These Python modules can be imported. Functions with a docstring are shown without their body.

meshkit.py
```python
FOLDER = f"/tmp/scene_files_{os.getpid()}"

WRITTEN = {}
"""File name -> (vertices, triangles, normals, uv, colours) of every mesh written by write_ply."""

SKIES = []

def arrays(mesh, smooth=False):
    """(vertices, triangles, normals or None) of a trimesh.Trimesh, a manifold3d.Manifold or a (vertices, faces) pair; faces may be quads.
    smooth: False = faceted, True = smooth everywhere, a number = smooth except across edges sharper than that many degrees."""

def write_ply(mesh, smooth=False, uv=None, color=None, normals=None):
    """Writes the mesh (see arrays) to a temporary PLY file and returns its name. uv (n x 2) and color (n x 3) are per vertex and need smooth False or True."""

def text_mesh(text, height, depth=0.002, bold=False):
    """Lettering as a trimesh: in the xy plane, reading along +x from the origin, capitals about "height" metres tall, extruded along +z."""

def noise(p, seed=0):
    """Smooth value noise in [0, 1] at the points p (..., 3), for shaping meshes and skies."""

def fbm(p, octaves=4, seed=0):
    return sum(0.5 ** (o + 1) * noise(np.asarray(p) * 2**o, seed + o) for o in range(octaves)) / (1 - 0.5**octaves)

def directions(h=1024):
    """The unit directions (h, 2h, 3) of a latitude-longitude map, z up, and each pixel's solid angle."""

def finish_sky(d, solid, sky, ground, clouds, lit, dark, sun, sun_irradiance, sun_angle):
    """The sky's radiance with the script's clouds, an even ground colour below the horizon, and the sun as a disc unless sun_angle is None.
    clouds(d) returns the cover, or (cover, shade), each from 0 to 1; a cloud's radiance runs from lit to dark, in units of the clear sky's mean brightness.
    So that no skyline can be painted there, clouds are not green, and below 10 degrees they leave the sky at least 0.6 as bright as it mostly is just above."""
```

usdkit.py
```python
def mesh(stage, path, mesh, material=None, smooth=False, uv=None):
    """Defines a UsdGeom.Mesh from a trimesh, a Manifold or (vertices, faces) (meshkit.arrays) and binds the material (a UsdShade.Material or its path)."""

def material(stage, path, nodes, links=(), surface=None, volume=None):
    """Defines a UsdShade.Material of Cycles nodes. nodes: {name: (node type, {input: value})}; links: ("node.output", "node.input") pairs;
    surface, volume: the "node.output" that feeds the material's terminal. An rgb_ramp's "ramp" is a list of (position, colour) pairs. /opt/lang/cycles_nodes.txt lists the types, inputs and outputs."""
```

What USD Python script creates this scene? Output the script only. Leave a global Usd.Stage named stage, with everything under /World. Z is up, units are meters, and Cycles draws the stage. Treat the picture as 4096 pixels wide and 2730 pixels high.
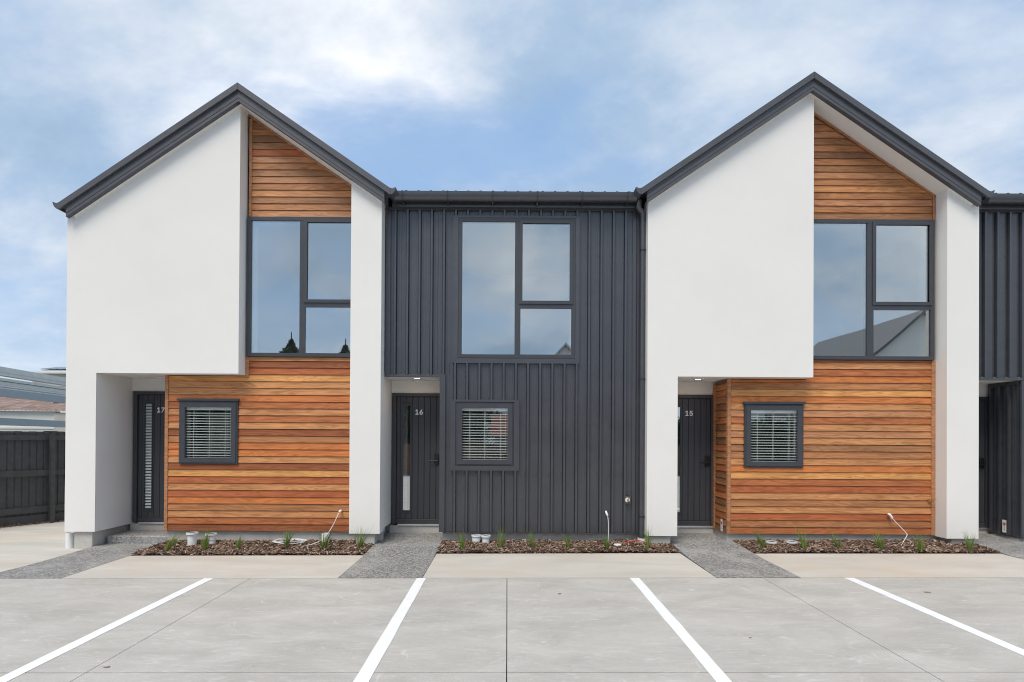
import math, random
import numpy as np
import trimesh, usdkit, meshkit
from shapely.geometry import Polygon, box as sbox
from shapely.ops import unary_union
from pxr import Usd, UsdGeom, UsdLux, UsdShade, Gf, Sdf, Vt

stage = Usd.Stage.CreateInMemory()
UsdGeom.SetStageUpAxis(stage, "Z")
UsdGeom.Xform.Define(stage, "/World")
UsdGeom.Scope.Define(stage, "/World/Looks")
random.seed(7)
rng = np.random.default_rng(7)

# ------------------------------------------------------------------ camera
FPX, CX, CY = 2275.0, 2030.0, 1743.6           # focal length and principal point, in pixels of a 4096 wide picture
ROLL, PITCH, EYE = 0.0058, 0.005, np.array([0.0, 0.0, 1.57])
_U0 = np.array([0, -math.sin(PITCH), math.cos(PITCH)])
FWD = np.array([0, math.cos(PITCH), math.sin(PITCH)])
RGT = math.cos(ROLL) * np.array([1.0, 0, 0]) + math.sin(ROLL) * _U0
UPV = -math.sin(ROLL) * np.array([1.0, 0, 0]) + math.cos(ROLL) * _U0
cam = UsdGeom.Camera.Define(stage, "/World/camera")
cam.CreateHorizontalApertureAttr(36.0)
cam.CreateVerticalApertureAttr(36.0 * 682 / 1024)
cam.CreateFocalLengthAttr(FPX / 4096 * 36.0)
cam.CreateHorizontalApertureOffsetAttr((2048 - CX) / 4096 * 36.0)
cam.CreateVerticalApertureOffsetAttr((CY - 1365) / 4096 * 36.0)
cam.CreateClippingRangeAttr(Gf.Vec2f(0.05, 5000))
m4 = Gf.Matrix4d(1.0)
for i, v in enumerate((RGT, UPV, -FWD, EYE)):
    for j in range(3):
        m4[i, j] = float(v[j])
cam.AddTransformOp().Set(m4)
cam.CreateExposureAttr(0.92)

# ------------------------------------------------------------------ sky and soft sun
SUN = np.array([-0.22, -0.46, 0.86]); SUN /= np.linalg.norm(SUN)
SKY_STRENGTH = 0.1
SX, SYY = 81.92, 42.3
skymat = usdkit.material(stage, "/World/Looks/sky_mat", {
    "tc": ("texture_coordinate", {}),
    "sky": ("sky_texture", {"sky_type": "single_scattering", "sun_disc": False, "sun_elevation": float(math.asin(SUN[2])),
                            "sun_rotation": float(math.atan2(SUN[0], SUN[1])), "aerosol_density": 1.0}),
    "sep": ("separate_xyz", {}),
    "zc": ("math", {"math_type": "maximum", "value2": 0.0}),
    "zo": ("math", {"math_type": "add", "value2": 0.5}),
    "px": ("math", {"math_type": "divide"}), "py": ("math", {"math_type": "divide"}),
    "cmb": ("combine_xyz", {"z": 0.0}),
    "mp": ("mapping", {"location": (SX, SYY, 0.0), "rotation": (0, 0, 0.5), "scale": (1.0, 1.45, 1.0)}),
    "n1": ("noise_texture", {"scale": 1.55, "detail": 9.0, "roughness": 0.57, "distortion": 0.25}),
    "cover": ("map_range", {"from_min": 0.34, "from_max": 0.57, "to_min": 0.15, "to_max": 1.0, "clamp": True, "range_type": "smoothstep"}),
    "mp2": ("mapping", {"location": (88.23, 35.77, 4.0), "rotation": (0, 0, 0.7), "scale": (1.0, 1.3, 1.0)}),
    "n2": ("noise_texture", {"scale": 1.5, "detail": 9.0, "roughness": 0.58, "distortion": 0.2}),
    "shade": ("rgb_ramp", {"ramp": [(0.30, (1.5, 2.3, 3.35)), (0.44, (2.3, 3.05, 4.05)), (0.56, (3.9, 4.3, 4.85)), (0.68, (5.75, 5.8, 5.95))]}),
    "blue": ("mix_color", {"blend_type": "mix", "fac": 0.7, "b": (1.7, 2.8, 4.5), "use_clamp": False}),
    "hz": ("map_range", {"from_min": 0.42, "from_max": 0.05, "to_min": 0.0, "to_max": 0.7, "clamp": True, "range_type": "smoothstep"}), "mxh": ("math", {"math_type": "maximum"}),
    "mix": ("mix_color", {"blend_type": "mix", "use_clamp": False}),
    "bg": ("background_shader", {"strength": SKY_STRENGTH}),
}, [("tc.generated", "sep.vector"), ("sep.z", "zc.value1"), ("zc.value", "zo.value1"), ("sep.x", "px.value1"), ("zo.value", "px.value2"),
    ("sep.y", "py.value1"), ("zo.value", "py.value2"), ("px.value", "cmb.x"), ("py.value", "cmb.y"), ("cmb.vector", "mp.vector"),
    ("mp.vector", "n1.vector"), ("n1.fac", "cover.value"), ("cmb.vector", "mp2.vector"), ("mp2.vector", "n2.vector"), ("n2.fac", "shade.fac"),
    ("sky.color", "blue.a"), ("zc.value", "hz.value"), ("cover.result", "mxh.value1"), ("hz.result", "mxh.value2"), ("mxh.value", "mix.fac"), ("blue.result", "mix.a"), ("shade.color", "mix.b"), ("mix.result", "bg.color")], surface="bg.background")
dome = UsdLux.DomeLight.Define(stage, "/World/sky")
UsdShade.MaterialBindingAPI.Apply(dome.GetPrim()).Bind(skymat)
dome.GetPrim().SetCustomDataByKey("kind", "structure")
sun = UsdLux.DistantLight.Define(stage, "/World/sun")
sun.CreateIntensityAttr(0.4); sun.CreateAngleAttr(30.0); sun.CreateNormalizeAttr(True)
sun.CreateColorAttr(Gf.Vec3f(1.0, 0.91, 0.78))
_x = np.cross([0, 0, 1.0], SUN); _x /= np.linalg.norm(_x); _y = np.cross(SUN, _x)
ms = Gf.Matrix4d(1.0)
for i, v in enumerate((_x, _y, SUN)):
    for j in range(3):
        ms[i, j] = float(v[j])
sun.AddTransformOp().Set(ms)

# ------------------------------------------------------------------ helpers
def ray(u, v):
    return FWD + (u - CX) / FPX * RGT - (v - CY) / FPX * UPV
def at(u, v, y):
    d = ray(u, v); return EYE + d * (y / d[1])
def X(u, y, v=1500.0): return float(at(u, v, y)[0])
def Z(v, y, u=2030.0): return float(at(u, v, y)[2])
def gz(x, y): return 0.0123 * (y - 6.4) + 0.0065 * x
def ground(u, v):
    d = ray(u, v); t = (gz(0, 0) - EYE[2]) / (d[2] - 0.0123 * d[1] - 0.0065 * d[0])
    return EYE + d * t

used = set()
def unique(parent, name):
    p = f"{parent}/{name}"; k = 0
    while p in used:
        k += 1; p = f"{parent}/{name}_{k:03d}"
    used.add(p); return p
class Node:
    def __init__(s, path, base): s.path, s.base = path, np.asarray(base, float)
def setd(prim, **kw):
    for k, v in kw.items():
        if v: prim.SetCustomDataByKey(k, v)
def thing(name, label=None, cat=None, base=(0, 0, 0), group=None, kind=None):
    p = unique("/World", name); x = UsdGeom.Xform.Define(stage, p)
    x.AddTranslateOp().Set(Gf.Vec3d(*map(float, base)))
    setd(x.GetPrim(), label=label, category=cat, group=group, kind=kind)
    return Node(p, base)
def sub(parent, name, label=None):
    p = unique(parent.path, name); x = UsdGeom.Xform.Define(stage, p); setd(x.GetPrim(), label=label)
    return Node(p, parent.base)
def tm(mesh):
    if isinstance(mesh, MB): return mesh.mesh()
    if isinstance(mesh, (tuple, list)): return trimesh.Trimesh(np.asarray(mesh[0], float), np.asarray(mesh[1]), process=False)
    return mesh
def tones(g, tone):
    if tone is not None:
        UsdGeom.PrimvarsAPI(g).CreatePrimvar("tone", Sdf.ValueTypeNames.FloatArray, "vertex").Set(Vt.FloatArray.FromNumpy(np.asarray(tone, np.float32)))
def part(parent, name, mesh, material, smooth=False, label=None, kind=None, tone=None):
    m = tm(mesh).copy(); m.vertices = m.vertices - parent.base
    p = unique(parent.path, name)
    g = usdkit.mesh(stage, p, m, material, smooth=smooth)
    setd(g.GetPrim(), label=label, kind=kind); tones(g, tone)
    return g
def single(name, mesh, material, label=None, cat=None, smooth=False, group=None, kind=None, tone=None):
    m = tm(mesh); p = unique("/World", name)
    g = usdkit.mesh(stage, p, m, material, smooth=smooth)
    setd(g.GetPrim(), label=label, category=cat, group=group, kind=kind); tones(g, tone)
    return g
class MB:
    def __init__(s): s.ms = []
    def add(s, *ms):
        for m in ms: s.ms.append(tm(m))
        return s
    def mesh(s): return trimesh.util.concatenate(s.ms)
def bx(x0, x1, y0, y1, z0, z1):
    m = trimesh.creation.box((abs(x1 - x0), abs(y1 - y0), abs(z1 - z0)))
    m.apply_translation(((x0 + x1) / 2, (y0 + y1) / 2, (z0 + z1) / 2)); return m
def cbx(x0, x1, y0, y1, z0, z1, c=0.004):
    """box with chamfered edges"""
    ex, ey, ez = (x1 - x0) / 2, (y1 - y0) / 2, (z1 - z0) / 2
    c = min(c, ex * .45, ey * .45, ez * .45); P = []
    for sx in (-1, 1):
        for sy in (-1, 1):
            for sz in (-1, 1):
                P += [(sx * (ex - c), sy * (ey - c), sz * ez), (sx * (ex - c), sy * ey, sz * (ez - c)), (sx * ex, sy * (ey - c), sz * (ez - c))]
    m = trimesh.convex.convex_hull(np.array(P)); m.apply_translation(((x0 + x1) / 2, (y0 + y1) / 2, (z0 + z1) / 2)); return m
def polys(g): return [q for q in (getattr(g, "geoms", None) or [g]) if q.geom_type == "Polygon" and q.area > 1e-7]
def prism(poly, y0, y1):
    """polygon in x-z extruded along y"""
    if not isinstance(poly, (Polygon,)) and not hasattr(poly, "geoms"): poly = Polygon(poly)
    out = []
    for q in polys(poly):
        m = trimesh.creation.extrude_polygon(q, abs(y1 - y0), engine="earcut")
        v = m.vertices.copy(); m.vertices = np.stack([v[:, 0], max(y0, y1) - v[:, 2], v[:, 1]], 1); out.append(m)
    m = trimesh.util.concatenate(out); m.fix_normals(); return m
def prism_z(poly, z0, z1):
    """polygon in x-y extruded along z"""
    m = trimesh.creation.extrude_polygon(Polygon(poly) if not isinstance(poly, Polygon) else poly, z1 - z0, engine="earcut")
    m.apply_translation((0, 0, z0)); return m
def prism_x(poly, x0, x1):
    """polygon given as (y, z) extruded along x"""
    m = trimesh.creation.extrude_polygon(Polygon(poly), x1 - x0, engine="earcut")
    v = m.vertices.copy(); m.vertices = np.stack([x0 + v[:, 2], v[:, 0], v[:, 1]], 1); return m
def tube(pts, r, n=8, cap=True):
    p = np.asarray(pts, float); r = np.broadcast_to(r, (len(p),))
    t = np.gradient(p, axis=0); t /= np.linalg.norm(t, axis=1, keepdims=True) + 1e-12
    ref = np.array([0, 0, 1.0]) if abs(t[0, 2]) < .9 else np.array([1.0, 0, 0]); V = []
    a = np.cross(t[0], ref); a /= np.linalg.norm(a)
    for i in range(len(p)):
        a = a - t[i] * np.dot(a, t[i]); a /= np.linalg.norm(a); b = np.cross(t[i], a)
        for k in range(n):
            g = 2 * math.pi * k / n; V.append(p[i] + r[i] * (math.cos(g) * a + math.sin(g) * b))
    F = []
    for i in range(len(p) - 1):
        for k in range(n):
            q = [i * n + k, i * n + (k + 1) % n, (i + 1) * n + (k + 1) % n, (i + 1) * n + k]
            F += [[q[0], q[1], q[2]], [q[0], q[2], q[3]]]
    if cap:
        V += [p[0], p[-1]]; c0, c1 = len(V) - 2, len(V) - 1; o = (len(p) - 1) * n
        for k in range(n):
            F += [[c0, (k + 1) % n, k], [c1, o + k, o + (k + 1) % n]]
    return trimesh.Trimesh(np.array(V), np.array(F), process=False)
def curve(pts, n=8):
    """Catmull-Rom through the points"""
    p = np.asarray(pts, float); p = np.vstack([2 * p[0] - p[1], p, 2 * p[-1] - p[-2]]); out = []
    for i in range(1, len(p) - 2):
        for t in np.linspace(0, 1, n, endpoint=False):
            a, b, c, d = p[i - 1], p[i], p[i + 1], p[i + 2]
            out.append(.5 * ((2 * b) + (c - a) * t + (2 * a - 5 * b + 4 * c - d) * t * t + (3 * b - a - 3 * c + d) * t ** 3))
    out.append(p[-2]); return np.array(out)
def cyl(c, r, h, n=20, r2=None):
    return lathe(c, [(0, 0), (r, 0), (r2 if r2 else r, h), (0, h)], n)
def lathe(c, prof, n=20):
    m = trimesh.creation.revolve(np.array(prof, float), sections=n); m.apply_translation(c); return m
def ring_xz(x0, x1, z0, z1, w, y0, y1, wb=None, wt=None):
    """rectangular picture-frame in x-z"""
    wb = w if wb is None else wb; wt = w if wt is None else wt
    return prism(Polygon([(x0, z0), (x1, z0), (x1, z1), (x0, z1)], [[(x0 + w, z0 + wb), (x1 - w, z0 + wb), (x1 - w, z1 - wt), (x0 + w, z1 - wt)]]), y0, y1)
def text_front(s, h, cx, cz, y, bold=False, depth=.004):
    m = meshkit.text_mesh(s, h, depth, bold); c = (m.bounds[0] + m.bounds[1]) / 2
    v = m.vertices - [c[0], c[1], 0]; m.vertices = np.stack([cx + v[:, 0], y - v[:, 2], cz + v[:, 1]], 1); return m

# ------------------------------------------------------------------ materials
def M(name, nodes, links, surface): return usdkit.material(stage, f"/World/Looks/{name}", nodes, links, surface=surface)
def flat(name, col, rough=.5, metallic=0., spec=.5, var=0.06, nscale=6., bump=0., bscale=120., coat=0.):
    nodes = {"g": ("geometry", {}), "n": ("noise_texture", {"scale": nscale, "detail": 5.0, "roughness": .6}),
             "r": ("rgb_ramp", {"ramp": [(.25, tuple(c * (1 - var) for c in col)), (.75, tuple(c * (1 + var) for c in col))]}),
             "rr": ("map_range", {"from_min": .3, "from_max": .7, "to_min": max(.02, rough - .05), "to_max": min(1., rough + .05)}),
             "p": ("principled_bsdf", {"metallic": metallic, "specular_ior_level": spec, "coat_weight": coat})}
    links = [("g.position", "n.vector"), ("n.fac", "r.fac"), ("r.color", "p.base_color"), ("n.fac", "rr.value"), ("rr.result", "p.roughness")]
    if bump:
        nodes["bn"] = ("noise_texture", {"scale": bscale, "detail": 3.0}); nodes["b"] = ("bump", {"strength": bump, "distance": .004})
        links += [("g.position", "bn.vector"), ("bn.fac", "b.height"), ("b.normal", "p.normal")]
    return M(name, nodes, links, "p.BSDF")
plaster = flat("white_plaster", (.79, .775, .745), rough=.75, spec=.3, var=.03, nscale=.9, bump=.25, bscale=90)
soffit_white = flat("soffit_white", (.78, .77, .74), rough=.7, var=.015)
metal = flat("charcoal_metal", (.047, .049, .058), rough=.32, spec=.95, var=.10, nscale=2.5)
roof_metal = flat("roof_metal", (.078, .080, .090), rough=.40, spec=.5, var=.08)
joinery = flat("charcoal_joinery", (.052, .055, .064), rough=.36, spec=.5, var=.05)
door_paint = flat("door_paint", (.050, .052, .060), rough=.42, spec=.45, var=.06)
black = flat("black_plastic", (.012, .012, .013), rough=.35)
gap_dark = flat("dark_gap", (.01, .01, .01), rough=.9)
screwm = flat("screw_metal", (.07, .07, .075), rough=.3, metallic=.6)
pvc = flat("white_pvc", (.78, .79, .80), rough=.32, var=.03, nscale=14)
brass = flat("brass", (.62, .40, .15), rough=.3, metallic=1.0)
redpipe = flat("red_pipe", (.55, .035, .02), rough=.35)
white_paint = flat("white_line_paint", (.80, .81, .83), rough=.6, var=.07, nscale=18, bump=.2, bscale=200)
interior = flat("interior_paint", (.72, .72, .70), rough=.8, var=.01)
floorm = flat("interior_floor", (.30, .27, .24), rough=.6)
blindm = flat("blind_white", (.88, .89, .88), rough=.5)
alum = flat("aluminium", (.72, .72, .72), rough=.35, metallic=.8)
signwhite = flat("sign_white", (.82, .82, .82), rough=.4)
signred = flat("sign_red", (.55, .03, .04), rough=.5)
numberm = flat("number_white", (.88, .88, .86), rough=.35)
def concrete(name, c0, c1, pits=False, streak=(1.0, 3.5), warm=None, scratch=0.0):
    nodes = {"g": ("geometry", {}), "mp": ("mapping", {"rotation": (0, 0, .25), "scale": (streak[0], streak[1], 1.5)}),
             "n1": ("noise_texture", {"scale": .9, "detail": 7.0, "roughness": .62, "distortion": .6}),
             "r1": ("rgb_ramp", {"ramp": [(.30, c0), (.72, c1)]}),
             "n2": ("noise_texture", {"scale": 160.0, "detail": 2.0}),
             "r2": ("rgb_ramp", {"ramp": [(.25, (.82,) * 3), (.75, (1.14,) * 3)]}),
             "mul": ("mix_color", {"blend_type": "multiply", "fac": 1.0, "use_clamp": False}),
             "bn": ("noise_texture", {"scale": 60.0, "detail": 6.0, "roughness": .7}), "b": ("bump", {"strength": .25, "distance": .004}),
             "p": ("principled_bsdf", {"roughness": .78, "specular_ior_level": .3})}
    links = [("g.position", "mp.vector"), ("mp.vector", "n1.vector"), ("n1.fac", "r1.fac"), ("g.position", "n2.vector"), ("n2.fac", "r2.fac"),
             ("r1.color", "mul.a"), ("r2.color", "mul.b"), ("g.position", "bn.vector"), ("bn.fac", "b.height"), ("b.normal", "p.normal")]
    last = "mul.result"
    if warm:
        nodes["nw"] = ("noise_texture", {"scale": .7, "detail": 4.0}); nodes["rw"] = ("map_range", {"from_min": .48, "from_max": .68, "to_max": .55, "clamp": True})
        nodes["mw"] = ("mix_color", {"blend_type": "mix", "b": warm})
        links += [("g.position", "nw.vector"), ("nw.fac", "rw.value"), ("rw.result", "mw.fac"), (last, "mw.a")]; last = "mw.result"
    if scratch:
        nodes["ms"] = ("mapping", {"rotation": (0, 0, .35), "scale": (1.6, 6.5, 1.0)})
        nodes["ns"] = ("noise_texture", {"scale": 2.0, "detail": 9.0, "roughness": .74, "distortion": 2.6})
        nodes["rs"] = ("map_range", {"from_min": .54, "from_max": .70, "to_max": scratch, "clamp": True})
        nodes["mxs"] = ("mix_color", {"blend_type": "mix", "b": (.62, .62, .61)})
        nodes["nd"] = ("noise_texture", {"scale": 1.7, "detail": 7.0, "roughness": .7, "distortion": .8})
        nodes["rd"] = ("map_range", {"from_min": .60, "from_max": .80, "to_max": .28, "clamp": True})
        nodes["mxd"] = ("mix_color", {"blend_type": "mix", "b": (.20, .195, .19)})
        links += [("g.position", "ms.vector"), ("ms.vector", "ns.vector"), ("ns.fac", "rs.value"), ("rs.result", "mxs.fac"), (last, "mxs.a"),
                  ("mp.vector", "nd.vector"), ("nd.fac", "rd.value"), ("rd.result", "mxd.fac"), ("mxs.result", "mxd.a")]; last = "mxd.result"
        nodes["dn"] = ("noise_texture", {"scale": 1.3, "detail": 3.0}); nodes["dm"] = ("vector_math", {"math_type": "multiply_add", "vector2": (.9, .9, .0)})
        nodes["ve"] = ("voronoi_texture", {"scale": 1.15, "feature": "distance_to_edge"}); nodes["vl"] = ("map_range", {"from_min": .0, "from_max": .009, "to_min": 1.0, "to_max": 0.0, "clamp": True})
        nodes["vn2"] = ("noise_texture", {"scale": 2.3, "detail": 4.0}); nodes["vk"] = ("map_range", {"from_min": .55, "from_max": .66, "to_max": .6, "clamp": True}); nodes["vmul"] = ("math", {"math_type": "multiply"})
        nodes["mxl"] = ("mix_color", {"blend_type": "mix", "b": (.66, .65, .63)})
        links += [("g.position", "dn.vector"), ("dn.color", "dm.vector1"), ("g.position", "dm.vector3"), ("dm.vector", "ve.vector"), ("ve.distance", "vl.value"), ("g.position", "vn2.vector"),
                  ("vn2.fac", "vk.value"), ("vl.result", "vmul.value1"), ("vk.result", "vmul.value2"), ("vmul.value", "mxl.fac"), (last, "mxl.a")]; last = "mxl.result"
    if pits:
        nodes["v"] = ("voronoi_texture", {"scale": 26.0}); nodes["vn"] = ("noise_texture", {"scale": 9.0})
        nodes["vr"] = ("map_range", {"from_min": .10, "from_max": .04, "to_max": .8, "clamp": True})
        nodes["vm"] = ("map_range", {"from_min": .52, "from_max": .6, "clamp": True}); nodes["vx"] = ("math", {"math_type": "multiply"})
        nodes["mxp"] = ("mix_color", {"blend_type": "mix", "b": (.06, .055, .05)})
        links += [("g.position", "v.vector"), ("v.distance", "vr.value"), ("g.position", "vn.vector"), ("vn.fac", "vm.value"), ("vr.result", "vx.value1"),
                  ("vm.result", "vx.value2"), ("vx.value", "mxp.fac"), (last, "mxp.a")]; last = "mxp.result"
    links.append((last, "p.base_color"))
    return M(name, nodes, links, "p.BSDF")
slabm = concrete("parking_concrete", (.385, .368, .342), (.51, .49, .458), streak=(1.4, 3.0), scratch=.75)
apronm = concrete("apron_concrete", (.47, .44, .395), (.58, .555, .51), streak=(.8, 2.5), warm=(.53, .44, .35))
foundm = concrete("foundation_concrete", (.40, .385, .35), (.58, .565, .53), pits=True, streak=(1.5, 1.0))
drivem = concrete("driveway_concrete", (.46, .435, .39), (.60, .575, .53), streak=(.6, 3.0), warm=(.55, .46, .37))
def aggregate(name):
    nodes = {"g": ("geometry", {}), "v": ("voronoi_texture", {"scale": 72.0, "randomness": 1.0}), "v2": ("voronoi_texture", {"scale": 120.0}),
             "bw": ("rgb_to_bw", {}), "bw2": ("rgb_to_bw", {}),
             "r": ("rgb_ramp", {"ramp": [(.12, (.035, .037, .042)), (.35, (.13, .13, .135)), (.6, (.27, .265, .255)), (.8, (.46, .44, .41)), (.95, (.62, .60, .56))]}),
             "r2": ("rgb_ramp", {"ramp": [(.2, (.06, .06, .065)), (.8, (.42, .41, .39))]}),
             "mx": ("mix_color", {"blend_type": "mix", "fac": .4}),
             "nh": ("noise_texture", {"scale": 1.9, "detail": 6.0, "roughness": .66}), "rh": ("map_range", {"from_min": .46, "from_max": .72, "to_max": .55, "clamp": True}),
             "mh": ("mix_color", {"blend_type": "mix", "b": (.44, .44, .43)}),
             "bd": ("bump", {"strength": .6, "distance": .006, "invert": True}), "p": ("principled_bsdf", {"roughness": .65, "specular_ior_level": .35})}
    links = [("g.position", "v.vector"), ("g.position", "v2.vector"), ("v.color", "bw.color"), ("bw.val", "r.fac"), ("v2.color", "bw2.color"), ("bw2.val", "r2.fac"),
             ("r.color", "mx.a"), ("r2.color", "mx.b"), ("g.position", "nh.vector"), ("nh.fac", "rh.value"), ("rh.result", "mh.fac"), ("mx.result", "mh.a"),
             ("mh.result", "p.base_color"), ("v.distance", "bd.height"), ("bd.normal", "p.normal")]
    return M(name, nodes, links, "p.BSDF")
aggm = aggregate("exposed_aggregate")
def wood(name, col, seed, contrast=1.0, rough=.5):
    c = np.array(col); dk = tuple(c * np.array([.70, .61, .53])); lt = tuple(np.minimum(c * 1.22, .9))
    off = (seed * 3.17, seed * 1.31, seed * 5.77)
    nodes = {"g": ("geometry", {}),
             "m1": ("mapping", {"location": off, "scale": (.55, .55, 7.0)}), "n1": ("noise_texture", {"scale": 1.4, "detail": 3.0, "distortion": .5}),
             "ml": ("math", {"math_type": "multiply", "value2": 70.0}), "sn": ("math", {"math_type": "sine"}),
             "mr": ("map_range", {"from_min": -1.0, "from_max": 1.0}),
             "m2": ("mapping", {"location": off, "scale": (2.2, 2.2, 70.0)}), "n2": ("noise_texture", {"scale": 1.6, "detail": 4.0, "roughness": .6}),
             "ad": ("mix_float", {"fac": .62}), "rp": ("rgb_ramp", {"ramp": [(.18, dk), (.5, tuple(c)), (.85, lt)]}),
             "m3": ("mapping", {"location": off, "scale": (1.3, 1.3, 6.0)}), "n3": ("noise_texture", {"scale": 1.2, "detail": 5.0, "roughness": .62}),
             "r3": ("rgb_ramp", {"ramp": [(.28, (.74, .70, .66)), (.5, (1, 1, 1)), (.75, (1.16, 1.13, 1.08))]}),
             "mu": ("mix_color", {"blend_type": "multiply", "fac": contrast, "use_clamp": False}),
             "m4": ("mapping", {"location": off, "scale": (7.0, 7.0, 20.0)}), "n4": ("noise_texture", {"scale": 1.0, "detail": 3.0}),
             "r4": ("map_range", {"from_min": .70, "from_max": .80, "to_max": .75, "clamp": True}),
             "kn": ("mix_color", {"blend_type": "mix", "b": (.07, .035, .02)}),
             "b": ("bump", {"strength": .12, "distance": .003}), "p": ("principled_bsdf", {"roughness": rough, "specular_ior_level": .32})}
    links = [("g.position", "m1.vector"), ("m1.vector", "n1.vector"), ("n1.fac", "ml.value1"), ("ml.value", "sn.value1"), ("sn.value", "mr.value"),
             ("g.position", "m2.vector"), ("m2.vector", "n2.vector"), ("mr.result", "ad.a"), ("n2.fac", "ad.b"), ("ad.result", "rp.fac"),
             ("g.position", "m3.vector"), ("m3.vector", "n3.vector"), ("n3.fac", "r3.fac"), ("rp.color", "mu.a"), ("r3.color", "mu.b"),
             ("g.position", "m4.vector"), ("m4.vector", "n4.vector"), ("n4.fac", "r4.value"), ("r4.result", "kn.fac"), ("mu.result", "kn.a"),
             ("kn.result", "p.base_color"), ("ad.result", "b.height"), ("b.normal", "p.normal")]
    return M(name, nodes, links, "p.BSDF")
TONES = {"B": (.62, .30, .10), "T": (.51, .235, .095), "O": (.52, .175, .052), "M": (.40, .138, .050), "D": (.27, .088, .033), "R": (.40, .120, .043),
         "G": (.33, .155, .070), "P": (.47, .22, .105), "Q": (.40, .175, .072), "K": (.22, .105, .052)}
WOOD = {}
for i, (k, c) in enumerate(TONES.items()):
    for j in range(3): WOOD[k + str(j)] = wood(f"cedar_{'abcdefghij'[i]}_{j}", c, 1 + i * 3 + j)
trimwood = wood("cedar_trim", (.42, .20, .10), 50, .6)
def pane_material(name, f0):
    return M(name, {"g": ("geometry", {}), "n": ("noise_texture", {"scale": 1.1, "detail": 1.0}), "b": ("bump", {"strength": .05, "distance": .02}),
                    "lw": ("layer_weight", {"blend": .5}), "pw": ("math", {"math_type": "power", "value2": 4.0}), "f": ("math", {"math_type": "multiply_add", "value2": 1.0 - f0, "value3": f0}), "t": ("transparent_bsdf", {"color": (.965, .985, .98)}), "s": ("glossy_bsdf", {"roughness": .0, "color": (.93, .96, .96)}),
                    "m": ("mix_closure", {})},
             [("g.position", "n.vector"), ("n.fac", "b.height"), ("b.normal", "s.normal"), ("lw.facing", "pw.value1"), ("pw.value", "f.value1"), ("f.value", "m.fac"), ("t.BSDF", "m.closure1"), ("s.BSDF", "m.closure2")], "m.closure")
glass = pane_material("window_glass", 0.38)
clear_glass = pane_material("clear_glass", 0.10)
frosted = flat("obscure_glass", (.55, .60, .58), rough=.25, var=.1, nscale=30)
lampm = M("lamp_glow", {"e": ("emission", {"color": (1.0, .62, .30), "strength": 22.0})}, [], "e.emission")
chipm = M("bark_chip", {"g": ("attribute", {"attribute": "tone"}), "r": ("rgb_ramp", {"ramp": [(0, (.04, .025, .018)), (.3, (.105, .062, .042)), (.62, (.19, .122, .086)), (.88, (.33, .24, .18)), (1, (.52, .43, .36))]}),
                        "p": ("principled_bsdf", {"roughness": .8, "specular_ior_level": .25})}, [("g.fac", "r.fac"), ("r.color", "p.base_color")], "p.BSDF")
soilm = flat("soil", (.12, .08, .06), rough=.95, var=.3, nscale=30)
def leafmat(name, a, b):
    return M(name, {"g": ("attribute", {"attribute": "tone"}), "r": ("rgb_ramp", {"ramp": [(0, a), (1, b)]}), "p": ("principled_bsdf", {"roughness": .5, "specular_ior_level": .35}),
                    "t": ("translucent_bsdf", {}), "m": ("mix_closure", {"fac": .3})},
             [("g.fac", "r.fac"), ("r.color", "p.base_color"), ("r.color", "t.color"), ("p.BSDF", "m.closure1"), ("t.BSDF", "m.closure2")], "m.closure")
grassm = leafmat("grass_blade", (.06, .15, .02), (.34, .43, .11))
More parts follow.
